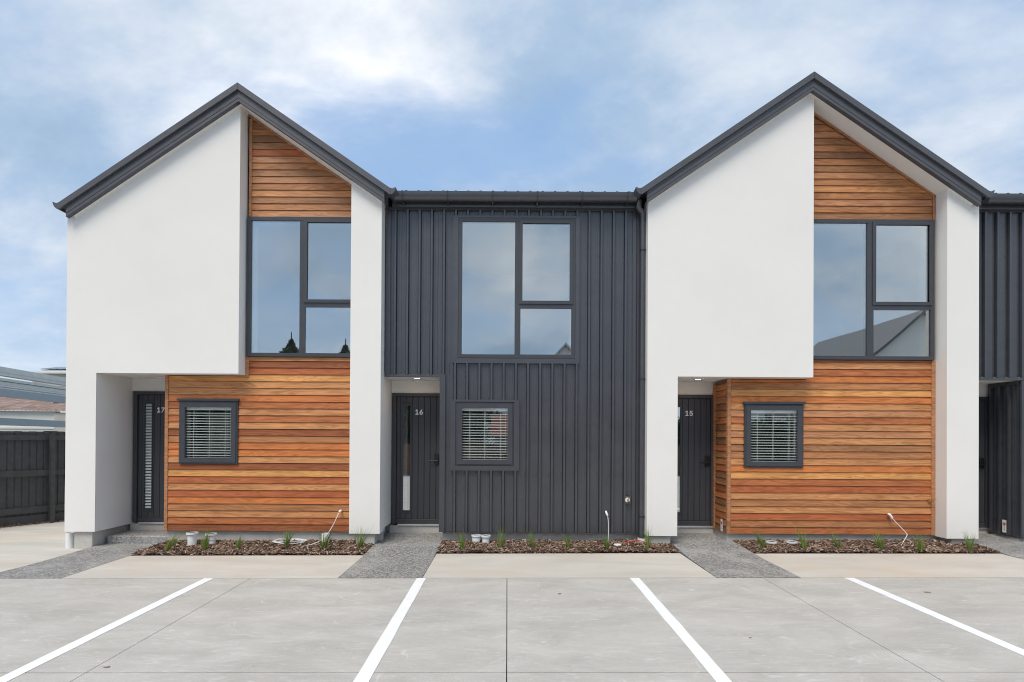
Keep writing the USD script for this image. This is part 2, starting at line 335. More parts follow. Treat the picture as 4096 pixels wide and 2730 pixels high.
needlem = leafmat("conifer_needles", (.015, .032, .014), (.045, .075, .03))
barkm = flat("tree_bark", (.10, .075, .055), rough=.9, var=.3, nscale=12)
fencem = flat("black_fence_stain", (.042, .043, .046), rough=.6, var=.35, nscale=9, bump=.4, bscale=60)
steel = flat("galvanised_steel", (.50, .53, .52), rough=.5, var=.10, metallic=.1)
bluesteel = flat("blue_grey_steel", (.25, .30, .34), rough=.5, var=.05)
rust = M("rusty_iron", {"g": ("geometry", {}), "mp": ("mapping", {"scale": (9, 1, 1)}), "n": ("noise_texture", {"scale": 1.6, "detail": 6.0, "roughness": .7}),
                        "r": ("rgb_ramp", {"ramp": [(.3, (.15, .085, .065)), (.52, (.25, .17, .14)), (.72, (.46, .40, .37))]}), "p": ("principled_bsdf", {"roughness": .8})},
         [("g.position", "mp.vector"), ("mp.vector", "n.vector"), ("n.fac", "r.fac"), ("r.color", "p.base_color")], "p.BSDF")
offwhite = flat("offwhite_wall", (.66, .66, .63), rough=.8, var=.06, nscale=2)
solar = flat("solar_glass", (.05, .06, .11), rough=.1)
redtile = flat("red_roof_tile", (.36, .10, .07), rough=.7, var=.25, nscale=8)
brownfence = flat("brown_fence", (.16, .09, .05), rough=.8, var=.3, nscale=5)
gravelm = flat("far_ground", (.16, .16, .13), rough=.95, var=.2, nscale=1.0)
wrapm = flat("building_wrap", (.02, .015, .012), rough=.9)
groutm = flat("joint_dark", (.035, .03, .025), rough=.95)

YF, YC, YD = 8.07, 8.30, 8.86           # front of white walls, face of cedar and metal cladding, face of doors

# ------------------------------------------------------------------ ground
def sheet(pts, dz, zfun=gz, thick=.12):
    """a slab with its top following the ground"""
    m = prism_z(pts, -thick, 0.0); v = m.vertices.copy()
    v[:, 2] += np.array([zfun(a, b) for a, b in v[:, :2]]) + dz; m.vertices = v; return m
gm = trimesh.Trimesh(np.array([(-220, -220, -.55), (220, -220, -.55), (220, 260, -.55), (-220, 260, -.55)], float), np.array([[0, 1, 2], [0, 2, 3]]))
single("ground", gm, gravelm, kind="structure")
pav = thing("car_park", kind="structure")
part(pav, "joint_base", sheet([(-14.4, -9), (14.4, -9), (14.4, 6.4), (-14.4, 6.4)], -.03, thick=.2), groutm)
xe = [0.003 + 2.879 * k for k in range(-5, 6)]; ye = [6.4 - 2.5 * k for k in range(7)]
for i in range(len(xe) - 1):
    for j in range(len(ye) - 1):
        g = .003 if abs(xe[i]) > .1 else .004
        part(pav, "concrete_slab", sheet([(xe[i] + g, ye[j + 1] + g), (xe[i + 1] - g, ye[j + 1] + g), (xe[i + 1] - g, ye[j] - (.006 if j else 0)), (xe[i] + g, ye[j] - (.006 if j else 0))], 0.0, thick=.04), slabm)
for a, b in ((-3.392, -3.289), (-1.008, -.904), (1.383, 1.486), (3.790, 3.898), (-5.86, -5.757), (6.19, 6.295)):
    pts = []; N = 26
    for k in range(N + 1):
        y = 6.393 - (6.393 - 1.3) * k / N; pts.append((a + random.uniform(-.003, .003), y))
    for k in range(N + 1):
        y = 1.3 + (6.393 - 1.3) * k / N; pts.append((b + random.uniform(-.003, .003), y))
    part(pav, "painted_line", sheet(pts, .004, thick=.003), white_paint)
XP = {"17": (-5.90, -5.0), "16": (-1.895, -.95), "15": (2.36, 3.305), "14": (6.63, 7.56)}     # paths
def zapron(x, y): return gz(x, y)
single("concrete_apron", sheet([(-5.035, 6.404), (-1.90, 6.404), (-1.90, 7.57), (-4.995, 7.55)], .004), apronm, kind="structure")
single("concrete_apron", sheet([(-.945, 6.404), (2.355, 6.404), (2.335, 7.69), (-.945, 7.66)], .004), apronm, kind="structure")
single("concrete_apron", sheet([(3.31, 6.404), (6.625, 6.404), (6.625, 7.64), (3.31, 7.66)], .004), apronm, kind="structure")
single("concrete_apron", sheet([(7.565, 6.404), (11.0, 6.404), (11.0, 7.64), (7.565, 7.64)], .004), apronm, kind="structure")
def zdrive(x, y): return gz(-5.9, 6.4) + .018 - .012 * (y - 6.4) + .004 * (x + 5.9)
def grid_sheet(x0, x1, y0, y1, zf, mname, material, nx=6, ny=10, dz=0, thick=.12):
    pts = [(x0 + (x1 - x0) * i / nx, y0) for i in range(nx)] + [(x1, y0 + (y1 - y0) * j / ny) for j in range(ny)] + [(x1 - (x1 - x0) * i / nx, y1) for i in range(nx)] + [(x0, y1 - (y1 - y0) * j / ny) for j in range(ny)]
    return sheet(pts, dz, zf, thick)
single("driveway", sheet([(-14.0, 6.404), (-5.905, 6.404), (-5.905, 13.5), (-14.0, 13.5)], 0, zdrive), drivem, kind="structure")
def zp17(x, y): return gz(x, y) + .006
def mk_path(x0, x1, y1, zend):
    y0 = 6.404; ym = 7.35
    def zf(x, y):
        base = gz(x, min(y, ym)) + .006
        return base if y <= ym else base + (zend - base) * (y - ym) / (y1 - ym)
    V, F = [], []; ys = [y0, ym, 7.8, 8.3, y1]
    for y in ys:
        for x in (x0, x1): V.append((x, y, zf(x, y)))
    for y in ys:
        for x in (x0, x1): V.append((x, y, -.25))
    n = len(ys)
    for i in range(n - 1):
        a, b, c, d = 2 * i, 2 * i + 1, 2 * i + 3, 2 * i + 2; o = 2 * n
        F += [(a, b, c), (a, c, d), (a, d, o + d), (a, o + d, o + a), (b, o + b, o + c), (b, o + c, c)]
    F += [(0, 2 * n, 2 * n + 1), (0, 2 * n + 1, 1)]
    return trimesh.Trimesh(np.array(V), np.array(F), process=False)
single("path", mk_path(-5.90, -5.0, 8.33, gz(-5.5, 8.33) + .012), aggm, kind="structure")
single("path", mk_path(-1.895, -.95, 8.95, .104), aggm, kind="structure")
single("path", mk_path(2.36, 3.305, 8.95, .125), aggm, kind="structure")
single("path", mk_path(6.63, 7.56, 8.95, .150), aggm, kind="structure")
single("entry_step", cbx(-5.86, -4.96, 8.33, 8.95, -.2, .1145, .015), aggm, "low speckled aggregate step below door 17 at the left", "step")

# ------------------------------------------------------------------ townhouses
def board_mesh(poly, yface, zb, h, t=.013, back=.022):
    """bevel-back weatherboard: thick at its lower edge, thin at its top"""
    out = []
    for q in polys(poly):
        m = prism(q, yface, yface + back); v = m.vertices.copy()
        f = v[:, 1] < yface + back * .5
        v[f, 1] -= t * (1 - (v[f, 2] - zb) / h); m.vertices = v; out.append(m)
    return trimesh.util.concatenate(out) if out else None
def cedar(parent, region, zb, ztop, tones, h=.0992, yface=YC, name="cedar_cladding"):
    c = sub(parent, name); n = int(math.ceil((ztop - zb) / h)); x0, _, x1, _ = region.bounds
    for k in range(n):
        z0 = zb + k * h; strip = sbox(x0 - 1, z0, x1 + 1, z0 + h - .0042)
        tone = tones[k % len(tones)]
        for q in polys(region.intersection(strip)):
            if q.bounds[2] - q.bounds[0] < .02: continue
            m = board_mesh(q, yface, z0, h)
            part(c, "weatherboard", m, WOOD[tone + str(random.randrange(3))])
    return c
def casement_window(parent, x0, x1, z0, z1, y, head=True, label=None):
    """small window with one sash and a venetian blind"""
    w = sub(parent, "window", label)
    part(w, "frame", ring_xz(x0, x1, z0, z1, .026, y - .03, y + .06), joinery)
    part(w, "sash", ring_xz(x0 + .022, x1 - .022, z0 + .022, z1 - .022, .066, y - .042, y + .02), joinery)
    gx0, gx1, g0, g1 = x0 + .084, x1 - .084, z0 + .084, z1 - .084
    part(w, "pane", bx(gx0, gx1, y - .024, y - .020, g0, g1), clear_glass)
    part(w, "reveal", ring_xz(x0 + .02, x1 - .02, z0 + .02, z1 - .02, .02, y + .061, y + .2), interior)
    if head: part(w, "head_flashing", MB().add(bx(x0 - .025, x1 + .025, y - .055, y + .01, z1 + .004, z1 + .026), bx(x0 - .02, x1 + .02, y - .05, y + .01, z1 + .026, z1 + .036)), joinery)
    b = sub(w, "blind") if False else w
    part(w, "blind_headrail", bx(gx0 - .005, gx1 + .005, y + .005, y + .05, g1 - .045, g1 + .01), blindm)
    mb = MB(); n = 18; step = (g1 - .05 - g0) / n
    for k in range(1, n):
        s = bx(gx0 - .005, gx1 + .005, -.024, .024, -.0042, .0042)
        s.apply_transform(trimesh.transformations.rotation_matrix(.05, (1, 0, 0))); s.apply_translation((0, y + .028, g0 + k * step)); mb.add(s)
    mb.add(bx(gx0 - .005, gx1 + .005, y + .008, y + .046, g0 - .01, g0 + .008))
    for f in (.17, .5, .84):
        xx = gx0 + f * (gx1 - gx0)
        mb.add(bx(xx - .002, xx + .002, y - .001, y + .001, g0, g1), bx(xx + .010, xx + .012, y + .053, y + .055, g0, g1))
    mb.add(tube([(gx1 - .03, y - .004, g1 - .03), (gx1 - .035, y - .004, (g0 + g1) / 2), (gx1 - .03, y - .004, g0 + .1)], .0018, 4))
    part(w, "blind", mb, blindm)
def tall_window(parent, x0, x1, z0, z1, y, xm0, xm1, zt0, zt1, xl1=None):
    """upper window: tall fixed pane on the left, sash over fixed pane on the right"""
    w = sub(parent, "window"); e = .052
    part(w, "frame", ring_xz(x0, x1, z0, z1, e, y - .045, y + .06), joinery)
    part(w, "mullion", bx(xm0, xm1, y - .042, y + .05, z0 + e, z1 - e), joinery)
    part(w, "transom", bx(xm1, x1 - e, y - .042, y + .05, zt0 + .004, zt1 - .02), joinery)
    part(w, "sash", ring_xz(xm1 - .020, x1 - e + .02, zt1 - .018, z1 - e + .02, .047, y - .056, y - .0425), joinery)
    part(w, "pane", bx(x0 + e, xm0, y - .024, y - .020, z0 + e, z1 - e), glass)
    part(w, "pane", bx(xm1, x1 - e, y - .032, y - .028, zt1 - .02, z1 - e), glass)
    part(w, "pane", bx(xm1, x1 - e, y - .024, y - .020, z0 + e, zt0 + .004), glass)
    part(w, "reveal", ring_xz(x0 + .03, x1 - .03, z0 + .03, z1 - .03, .02, y + .061, y + .2), interior)
def front_door(parent, xl, zb, zt, number, y=YD, lock=True, glassmat=None, zn=None, blindslats=False):
    """plank door; xl is the left edge of its leaf, zb..zt the leaf"""
    d = sub(parent, "door"); W = .68
    e = [0, .061, .154, .246, .339, .432, .524, .617, W]; fr = .062
    f = MB().add(bx(xl - fr, xl - .002, y - .03, y + .10, zb, zt + .05), bx(xl + W + .002, xl + W + fr, y - .03, y + .10, zb, zt + .05), bx(xl - .002, xl + W + .002, y - .03, y + .10, zt + .002, zt + .05))
    part(d, "frame", f, door_paint)
    part(d, "core", MB().add(bx(xl, xl + .09, y + .014, y + .04, zb, zt), bx(xl + .222, xl + W, y + .014, y + .04, zb, zt), bx(xl + .09, xl + .222, y + .014, y + .04, zt - .13, zt), bx(xl + .09, xl + .222, y + .014, y + .04, zb, zb + .19)), gap_dark)
    zk = zb + .072; g = .0022; gb, gt = zb + .205, zt - .135
    def plank(a, b, z0, z1): part(d, "plank", cbx(xl + a + g, xl + b - g, y, y + .013, z0, z1, .004), door_paint)
    plank(0, e[1], zk, zt)
    for k in (1, 2): plank(e[k], e[k + 1], gt + .045, zt); plank(e[k], e[k + 1], zk, gb - .045)
    for k in range(3, 8): plank(e[k], e[k + 1], zk, zt)
    part(d, "kick_rail", cbx(xl, xl + W, y - .012, y + .013, zb, zk - .003), door_paint)
    part(d, "glazing_bead", MB().add(ring_xz(xl + e[1] + .002, xl + e[3] - .002, gb - .042, gt + .042, .028, y, y + .013), ring_xz(xl + .089, xl + .228, gb - .012, gt + .012, .014, y - .012, y + .012)), door_paint)
    part(d, "pane", bx(xl + .1, xl + .22, y + .004, y + .008, gb, gt), glassmat or glass)
    if blindslats:
        mb = MB(); n = 36
        for k in range(n):
            z = gb + (gt - gb) * (k + .5) / n; s = bx(xl + .1, xl + .213 - .012 * (k % 2), -.015, .015, -.001, .001)
            s.apply_transform(trimesh.transformations.rotation_matrix(1.05, (1, 0, 0))); s.apply_translation((0, y + .022, z)); mb.add(s)
        part(d, "blind", mb, blindm)
    if number:
        part(d, "house_number", text_front(number, .074, xl + .349, zn, y - .001, True), numberm)
    if lock:
        zl = zb + 1.0
        part(d, "lock_plate", cbx(xl + .594, xl + .664, y - .024, y, zl - .075, zl + .085, .008), black)
        part(d, "handle", MB().add(tube([(xl + .645, y - .02, zl - .02), (xl + .645, y - .055, zl - .02)], .011, 8), tube([(xl + .652, y - .052, zl - .02), (xl + .515, y - .052, zl - .02)], .009, 8)), black)
    part(d, "threshold", bx(xl + .03, xl + W + .06, y - .035, y + .01, zb - .026, zb - .002), alum)
    return d
def chevron(pts_out, pts_in): return Polygon(list(pts_out) + list(reversed(pts_in)))
def gable_roof(parent, pk, le, re, capL, fasL, y0=7.93, yb=16.0, soff=True):
    """pk peak (x,z) of the barge capping; le, re its eave tips; capL, fasL depths of capping and fascia"""
    def off(d): return [(le[0], le[1] - d), (pk[0], pk[1] - d), (re[0], re[1] - d)]
    def cut(poly, a, b): return poly.intersection(sbox(a, -5, b, 20))
    r = sub(parent, "roof")
    for a, b, nm in ((-50, pk[0] - .002, "barge_capping"), (pk[0] + .002, 50, "barge_capping")):
        part(r, nm, prism(cut(chevron(off(0), off(capL)), a, b), y0, y0 + .03), roof_metal)
    ins = .085
    a0, a1 = le[0] + ins, re[0] - ins
    lines = [capL, capL + fasL * .34, capL + fasL * .70, capL + fasL]
    for k, (t0, t1, dy) in enumerate(((lines[0] - .03, lines[1] - .003, .034), (lines[1], lines[2] - .003, .030), (lines[2], lines[3], .034))):
        part(r, "fascia", cut(chevron(off(t0), off(t1)), a0, a1) and prism(cut(chevron(off(t0), off(t1)), a0, a1), y0 + dy, y0 + .10), roof_metal)
    for a, b in ((-50, pk[0] - .002), (pk[0] + .002, 50)):
        part(r, "roof_sheet", prism(cut(chevron(off(.012), off(.05)), a, b), y0 + .031, yb), roof_metal)
    if soff: part(r, "soffit_lining", prism(cut(chevron(off(lines[3] - .035), off(lines[3] - .004)), a0 + .05, a1 - .05), y0 + .101, 8.44), soffit_white)
    # eave gutters running back along both sides
    for s, e in ((-1, le), (1, re)):
        q = [(0, .005), (.03, -.006), (.055, .004), (.078, .014), (.082, .006), (.074, -.02), (.058, -.055), (.03, -.082), (0, -.09)]
        poly = Polygon([(e[0] + s * a, e[1] - .0 + b - .0) for a, b in q])
        part(r, "gutter", prism(poly, y0 + .004, yb), roof_metal)
        part(r, "gutter", prism(Polygon([(e[0] - s * .004, e[1] - .10), (e[0] - s * .09, e[1] - .10 + .02), (e[0] - s * .09, e[1] - .125), (e[0] - s * .004, e[1] - .115)]), y0 + .04, yb), roof_metal) if False else None
    return r
def party(parent, x0, x1, ztop, zf, yb=16.0, y0=8.43):
    """plain side and back walls and floors of a house behind its facade"""
    for a, b in ((x0 + .01, x0 + .12), (x1 - .12, x1 - .01)):
        part(parent, "side_wall", MB().add(bx(a, b, 8.955, yb, -.1, zf - .12), bx(a, b, y0, yb, zf - .119, ztop)), plaster)
    part(parent, "back_wall", bx(x0 + .121, x1 - .121, yb - .12, yb, -.1, ztop), plaster)
    part(parent, "upper_floor", bx(x0 + .121, x1 - .121, y0, yb - .121, zf - .12, zf), interior)
    part(parent, "ground_floor", bx(x0 + .121, x1 - .121, 8.96, yb - .121, .10, .22), floorm)
    part(parent, "ceiling", bx(x0 + .121, x1 - .121, y0, yb - .121, ztop - .06, ztop), interior)
    part(parent, "partition", MB().add(bx(x0 + .122, x1 - .122, 11.2, 11.3, zf + .001, ztop - .061), bx(x0 + .122, x1 - .122, 11.6, 11.7, .22, zf - .121)), interior)
def lamp(parent, x, y, z, lit):
    l = sub(parent, "porch_light")
    part(l, "trim_ring", lathe((x, y, z - .006), [(.038, 0), (.052, 0), (.052, .006), (.038, .006), (.038, 0)], 20), soffit_white)
    part(l, "lens", cyl((x, y, z - .004), .037, .003), lampm if lit else frosted)
def smoke_vent(parent, x, y, z): part(parent, "soffit_vent", cbx(x - .09, x + .09, y - .06, y + .06, z - .012, z - .0005, .004), soffit_white)
def digit_z(v, u): return Z(v, YD, u)

# ---- house 17 (left gable)
xo, xi = X(264, YF), X(382, YF, 1800); zb = Z(2128, YF, 320); zs = Z(1493, YF, 500)
xm1 = X(957.5, YF, 1000); PK17 = at(949.5, 330, 7.93); LE17 = at(232, 811, 7.93); RE17 = at(1560, 752, 7.93)
CAP = .092; FAS = .152
def line_z(p, q, x): return p[1] + (q[1] - p[1]) * (x - p[0]) / (q[0] - p[0])
P2 = lambda p: (float(p[0]), float(p[2]))
h17 = thing("townhouse", "white gabled townhouse with cedar boards and door 17, at the left end", "house", (xo, YF, 0))
pk, le, re = P2(PK17), P2(LE17), P2(RE17)
D17 = CAP + FAS
def under17(x): return (line_z(le, pk, x) if x < pk[0] else line_z(pk, re, x)) - D17
UP = .075
wallpoly = Polygon([(xo, zb), (xi, zb), (xi, zs), (xm1, zs), (xm1, under17(xm1) + UP), (pk[0], under17(pk[0]) + UP), (xo, under17(xo) + UP)])
part(h17, "wall", prism(wallpoly, YF, 8.32), plaster)
part(h17, "entry_wall", bx(xo, xi, 8.3205, 8.94, zb, zs + .12), plaster)
xc0, xc1 = X(1401, YF, 1400), X(1523.5, YF, 1400); zc = Z(2136, YF, 1460)
part(h17, "column", prism(Polygon([(xc0, zc), (xc1, zc), (xc1, under17(xc1) + UP), (xc0, under17(xc0) + UP)]), YF, 8.34), plaster)
part(h17, "column_return", bx(xc1 - .20, xc1, 8.3405, 8.95, Z(2124, YF, 1500), Z(1490, 8.33, 1560)), plaster)
gable_roof(h17, pk, le, re, CAP, FAS)
xk0 = X(656, YC - .02, 1900); xk1 = xc0 + .02; zk0 = Z(2123, YC, 800)
xw0, xw1 = X(994.5, YC, 1100), X(1458, YC, 1100); zw0, zw1 = Z(1429, YC, 1200), Z(873, YC, 1200)
ww = (X(721, YC, 1700), X(954, YC, 1700), Z(1856.5, YC, 840), Z(1606, YC, 840))
low = sbox(xk0 + .053, zk0, xk1, zw0 - .006).difference(sbox(xo, zs - .012, xm1 + .05, 9)).difference(sbox(ww[0] - .004, ww[2] - .004, ww[1] + .004, ww[3] + .012))
cedar(h17, low, zk0, zw0, list("DMTQORTRBDTOOQDTMTMOTTBRDTOD".replace("X", "")))
def under_c17(x): return under17(x) - .030
upp = Polygon([(xw0 + .045, zw1 + .012), (xk1, zw1 + .012), (xk1, under_c17(xk1)), (xw0 + .045, under_c17(xw0 + .045))])
cedar(h17, upp, zw1 + .012, upp.bounds[3], list("PQGTQPGQPRGKQGKK"))
part(h17, "corner_trim", cbx(xk0, xk0 + .05, YC - .018, YC + .05, zk0 - .004, zs - .002), trimwood)
part(h17, "corner_trim", cbx(xw0 + .0, xw0 + .043, YC - .02, YC + .02, zw1 + .01, under_c17(xw0 + .04) + .0), trimwood)
part(h17, "corner_trim", cbx(xm1 + .004, xm1 + .05, YC - .022, YC + .02, zs - .03, zw0 - .002), trimwood)
sl = Polygon([(xw0, under17(xw0) - .004), (xk1, under17(xk1) - .004), (xk1, under17(xk1) - .03), (xw0, under17(xw0) - .03)])
part(h17, "rake_trim", prism(sl, YC - .022, YC + .02), trimwood)
part(h17, "return_reveal", bx(xm1 - .2, xm1, 8.3205, 8.42, zs, zw1), plaster)
back = sbox(xk0, .2, xc1 - .002, zw0 + 4).intersection(Polygon([(xk0, .2), (xc1, .2), (xc1, under17(xc1) - .01), (pk[0], under17(pk[0]) - .01), (xk0, under17(xk0) - .01)]))
back = back.difference(sbox(xw0, zw0, xw1, zw1)).difference(sbox(*[ww[0], ww[2], ww[1], ww[3]]))
part(h17, "wall_backing", prism(back, 8.345, 8.382), wrapm); part(h17, "wall_lining", prism(back, 8.383, 8.42), interior)
tall_window(h17, xw0, xw1, zw0, zw1, YC, X(1203, YC, 1100), X(1225.5, YC, 1100), Z(1233, YC, 1300), Z(1210, YC, 1300))
casement_window(h17, *ww, YC)
xl = X(552.8, YD, 1800); zdb, zdt = Z(2088, YD, 600), Z(1580, YD, 600)
front_door(h17, xl, zdb, zdt, "17", zn=Z(1641, YD, 642), lock=True, blindslats=True, glassmat=clear_glass)
part(h17, "lintel", bx(xi, xk0 - .002, YD + .0, YD + .08, zdt + .055, zs + .1), soffit_white)
part(h17, "entry_soffit", bx(xi + .001, xk0 + .1, 8.3205, 8.94, zs + .0, zs + .08), soffit_white)
part(h17, "side_cladding", bx(xk0, xk0 + .05, YC + .052, 8.94, zk0, zs - .002), trimwood)
lamp(h17, X(570, 8.55, 1502), 8.55, zs, False); smoke_vent(h17, X(654, 8.6), 8.62, zs)
part(h17, "door_sill", cbx(xi - .02, xk0, 8.845, 9.1, -.15, zdb - .026, .004), foundm)
part(h17, "foundation", bx(xk0 + .02, xc1 - .02, 8.335, 8.42, -.25, zk0 - .004), foundm)
part(h17, "pier", cbx(X(298, 8.12, 2150), X(371, 8.12, 2150), 8.11, 9.0, -.3, zb - .003, .006), foundm)
part(h17, "pier", cbx(X(1424, 8.12, 2150), X(1499, 8.12, 2150), 8.11, 8.95, -.3, zc - .003, .006), foundm)
party(h17, xo, xc1, 4.86, Z(1460, YC, 1200))

# ---- house 15 (right gable)
xo, xi = X(2589.5, YF), X(2710, YF, 1800); zb = Z(2145, YF, 2650); zs = Z(1508.5, YF, 2980)
xm1 = X(3254.5, YF, 1000); PK15 = at(3258, 286, 7.93); LE15 = at(2567, 751.5, 7.93); RE15 = at(3957, 764, 7.93)
h15 = thing("townhouse", "white gabled townhouse with cedar boards and door 15, right of the metal house", "house", (xo, YF, 0))
pk, le, re = P2(PK15), P2(LE15), P2(RE15)
def under15(x): return (line_z(le, pk, x) if x < pk[0] else line_z(pk, re, x)) - D17
part(h15, "wall", prism(Polygon([(xo, zb), (xi, zb), (xi, zs), (xm1, zs), (xm1, under15(xm1) + UP), (pk[0], under15(pk[0]) + UP), (xo, under15(xo) + UP)]), YF, 8.32), plaster)
part(h15, "entry_wall", bx(xo, xi, 8.3205, 8.94, zb, zs + .12), plaster)
xc0, xc1 = X(3788, YF, 1400), X(3915.5, YF, 1400); zc = Z(2156, YF, 3850)
part(h15, "column", prism(Polygon([(xc0, zc), (xc1, zc), (xc1, under15(xc1) + UP), (xc0, under15(xc0) + UP)]), YF, 8.34), plaster)
part(h15, "column_return", bx(xc1 - .2, xc1, 8.3405, 8.95, zc + .02, zs), plaster)
gable_roof(h15, pk, le, re, CAP, FAS)
xk0 = X(2908, YC, 1900); xk1 = xc0; zk0 = Z(2135, YC, 3000)
xw0, xw1 = X(3226, YC, 1100), X(3729.5, YC, 1100); zw0, zw1 = Z(1441.5, YC, 3500), Z(883, YC, 3500)
ww = (X(2975, YC, 1700), X(3209.5, YC, 1700), Z(1870.5, YC, 3090), Z(1618.5, YC, 3090))
low = sbox(xk0 + .053, zk0, xk1 - .058, zw0 - .006).difference(sbox(xo, zs - .012, xm1 + .02, 9)).difference(sbox(ww[0] - .004, ww[2] - .004, ww[1] + .004, ww[3] + .012))
cedar(h15, low, zk0, zw0, list("MQRTQTRMBOTQGTPTMPTOBQOMTM"), h=.1003)
def under_c15(x): return under15(x) - .030
upp = Polygon([(xm1 - .1, zw1 + .012), (xw1 - .01, zw1 + .012), (xw1 - .01, under_c15(xw1)), (xm1 - .1, under_c15(pk[0] + .02))])
cedar(h15, upp, zw1 + .012, upp.bounds[3], list("GQPQTQPGQKQGPQGK"))
part(h15, "corner_trim", cbx(xk0, xk0 + .05, YC - .018, YC + .035, zk0 - .004, zs - .002), trimwood)
part(h15, "corner_trim", cbx(xc0 - .058, xc0 - .003, YC - .022, YC + .02, zk0 - .01, zw0 - .002), trimwood)
part(h15, "corner_trim", cbx(xw1 - .005, xw1 + .03, YC - .022, YC + .02, zw1 + .002, under_c15(xw1) + .01), trimwood)
sl = Polygon([(xm1 - .05, under15(pk[0]) - .004), (pk[0], under15(pk[0]) - .004), (xc0 - .01, under15(xc0 - .01) - .004), (xc0 - .01, under15(xc0 - .01) - .03), (pk[0], under15(pk[0]) - .03), (xm1 - .05, under15(pk[0]) - .03)])
part(h15, "rake_trim", prism(sl, YC - .022, YC + .02), trimwood)
back = Polygon([(xk0 + .05, .2), (xc1 - .002, .2), (xc1 - .002, under15(xc1) - .01), (pk[0], under15(pk[0]) - .01), (xk0 + .05, under15(xk0) - .01)])
back = back.difference(sbox(xw0, zw0, xw1, zw1)).difference(sbox(*[ww[0], ww[2], ww[1], ww[3]]))
part(h15, "wall_backing", prism(back, 8.345, 8.382), wrapm); part(h15, "wall_lining", prism(back, 8.383, 8.42), interior)
tall_window(h15, xw0, xw1, zw0, zw1, YC, X(3462, YC, 1100), X(3487.5, YC, 1100), Z(1243.5, YC, 3600), Z(1220, YC, 3600))
casement_window(h15, *ww, YC)
# cedar side of the entry
side = sub(h15, "cedar_side"); k = 0; z = zk0
while z < zs - .02:
    zt_ = min(z + .0935, zs - .004); t = .013
    pr = prism_z([(xk0 + .02, YC + .038), (xk0 + .02, 8.75), (xk0, 8.75), (xk0, YC + .038)], z, zt_); v = pr.vertices.copy()
    fr = v[:, 0] < xk0 + .01; v[fr, 0] -= t * (1 - (v[fr, 2] - z) / .1003) - .003; pr.vertices = v
    part(side, "weatherboard", pr, WOOD["KGMQKMDGKMQGMKGKMG"[k % 18] + str(k % 3)]); z += .1003; k += 1
part(h15, "corner_trim", cbx(xk0 - .016, xk0 + .03, 8.752, 8.845, zk0 - .004, zs - .03), trimwood)
part(h15, "side_backing", bx(xk0 + .021, xk0 + .09, 8.36, 8.95, .2, zs + .1), interior)
xl = X(2666, YD, 1800); zdb, zdt = Z(2103, YD, 2800), Z(1594.5, YD, 2800)
front_door(h15, xl, zdb, zdt, "15", zn=Z(1654.5, YD, 2756))
part(h15, "lintel", bx(xi, xk0 + .02, YD + .0, YD + .08, zdt + .055, zs + .1), soffit_white)
part(h15, "entry_soffit", bx(xi + .001, xk0 + .1, 8.3205, 8.94, zs, zs + .08), soffit_white)
lamp(h15, X(2792, 8.42, 1518), 8.42, zs, True); smoke_vent(h15, X(2837, 8.62, 1526), 8.62, zs)
part(h15, "door_sill", cbx(xi - .1, xk0 + .02, 8.845, 9.1, -.15, zdb - .026, .004), foundm)
part(h15, "foundation", MB().add(bx(xk0 + .015, xc1 - .02, 8.335, 8.42, -.25, zk0 - .004), bx(xk0 + .015, xk0 + .1, 8.42, 8.85, -.25, zk0 - .004)), foundm)
part(h15, "pier", cbx(X(2594, 8.12, 2150), X(2681, 8.12, 2150), 8.11, 9.0, -.3, zb - .003, .006), foundm)
part(h15, "pier", cbx(X(3803, 8.12, 2150), X(3898, 8.12, 2150), 8.11, 8.95, -.3, zc - .003, .006), foundm)
party(h15, xo, xc1, 4.86, Z(1475, YC, 3500))
X15L, X15R, ZB15 = xo, xc1, zb

# ---- house 16 (charcoal metal)
def rib_profile(xc, w, y, rib_h=.042, top=.029, foot=.036, sw=True):
    """closed cross-section (x, y) of one cladding pan with its rib in the middle"""
    a, b = xc - w / 2, xc + w / 2; P = [(a, y + .026), (a, y)]
    if sw: P += [(a + w * .16, y), (a + w * .18, y - .0012), (a + w * .20, y)]
    gr = .008
    P += [(xc - foot / 2 - gr, y), (xc - foot / 2 - gr + .001, y + .022), (xc - foot / 2 + .0005, y + .022), (xc - top / 2, y - rib_h), (xc + top / 2, y - rib_h), (xc + foot / 2 - .0005, y + .022), (xc + foot / 2 + gr - .001, y + .022), (xc + foot / 2 + gr, y)]
    if sw: P += [(b - w * .22, y), (b - w * .20, y - .0012), (b - w * .18, y)]
    P += [(b, y), (b, y + .026)]
    return Polygon(P[::-1]) if Polygon(P).exterior.is_ccw is False else Polygon(P)
xl_wall, xr_wall = X(1540, YC), X(2590, YC)
h16 = thing("townhouse", "charcoal ribbed metal townhouse with door 16 between the two white gables", "house", (xl_wall, YC, 0))
xct0, xct1 = X(1757.5, YC - .04, 1800), X(1780, YC - .04, 1800)
clad = sub(h16, "metal_cladding"); screws = MB()
zt = Z(846, YC, 2030); zbm = Z(2129.5, YC, 2030); zdoor = Z(1500, YC, 1670)
def screw_row(xs, z, y):
    for x in xs: screws.add(cyl((0, 0, 0), .0065, .006, 6).apply_transform(trimesh.transformations.rotation_matrix(math.pi / 2, (1, 0, 0))).apply_translation((x, y, z)))
ribs = [1579.6, 1628.4, 1676.5, 1725, 1774] + [1821 + 48.45 * k for k in range(15)]
up_w = (X(1813, YC, 1100), X(2317, YC, 1100), Z(1456, YC, 2060), Z(868, YC, 2060)); lo_w = (X(1802, YC, 1750), X(2076.5, YC, 1750), Z(1883, YC, 1940), Z(1600, YC, 1940))
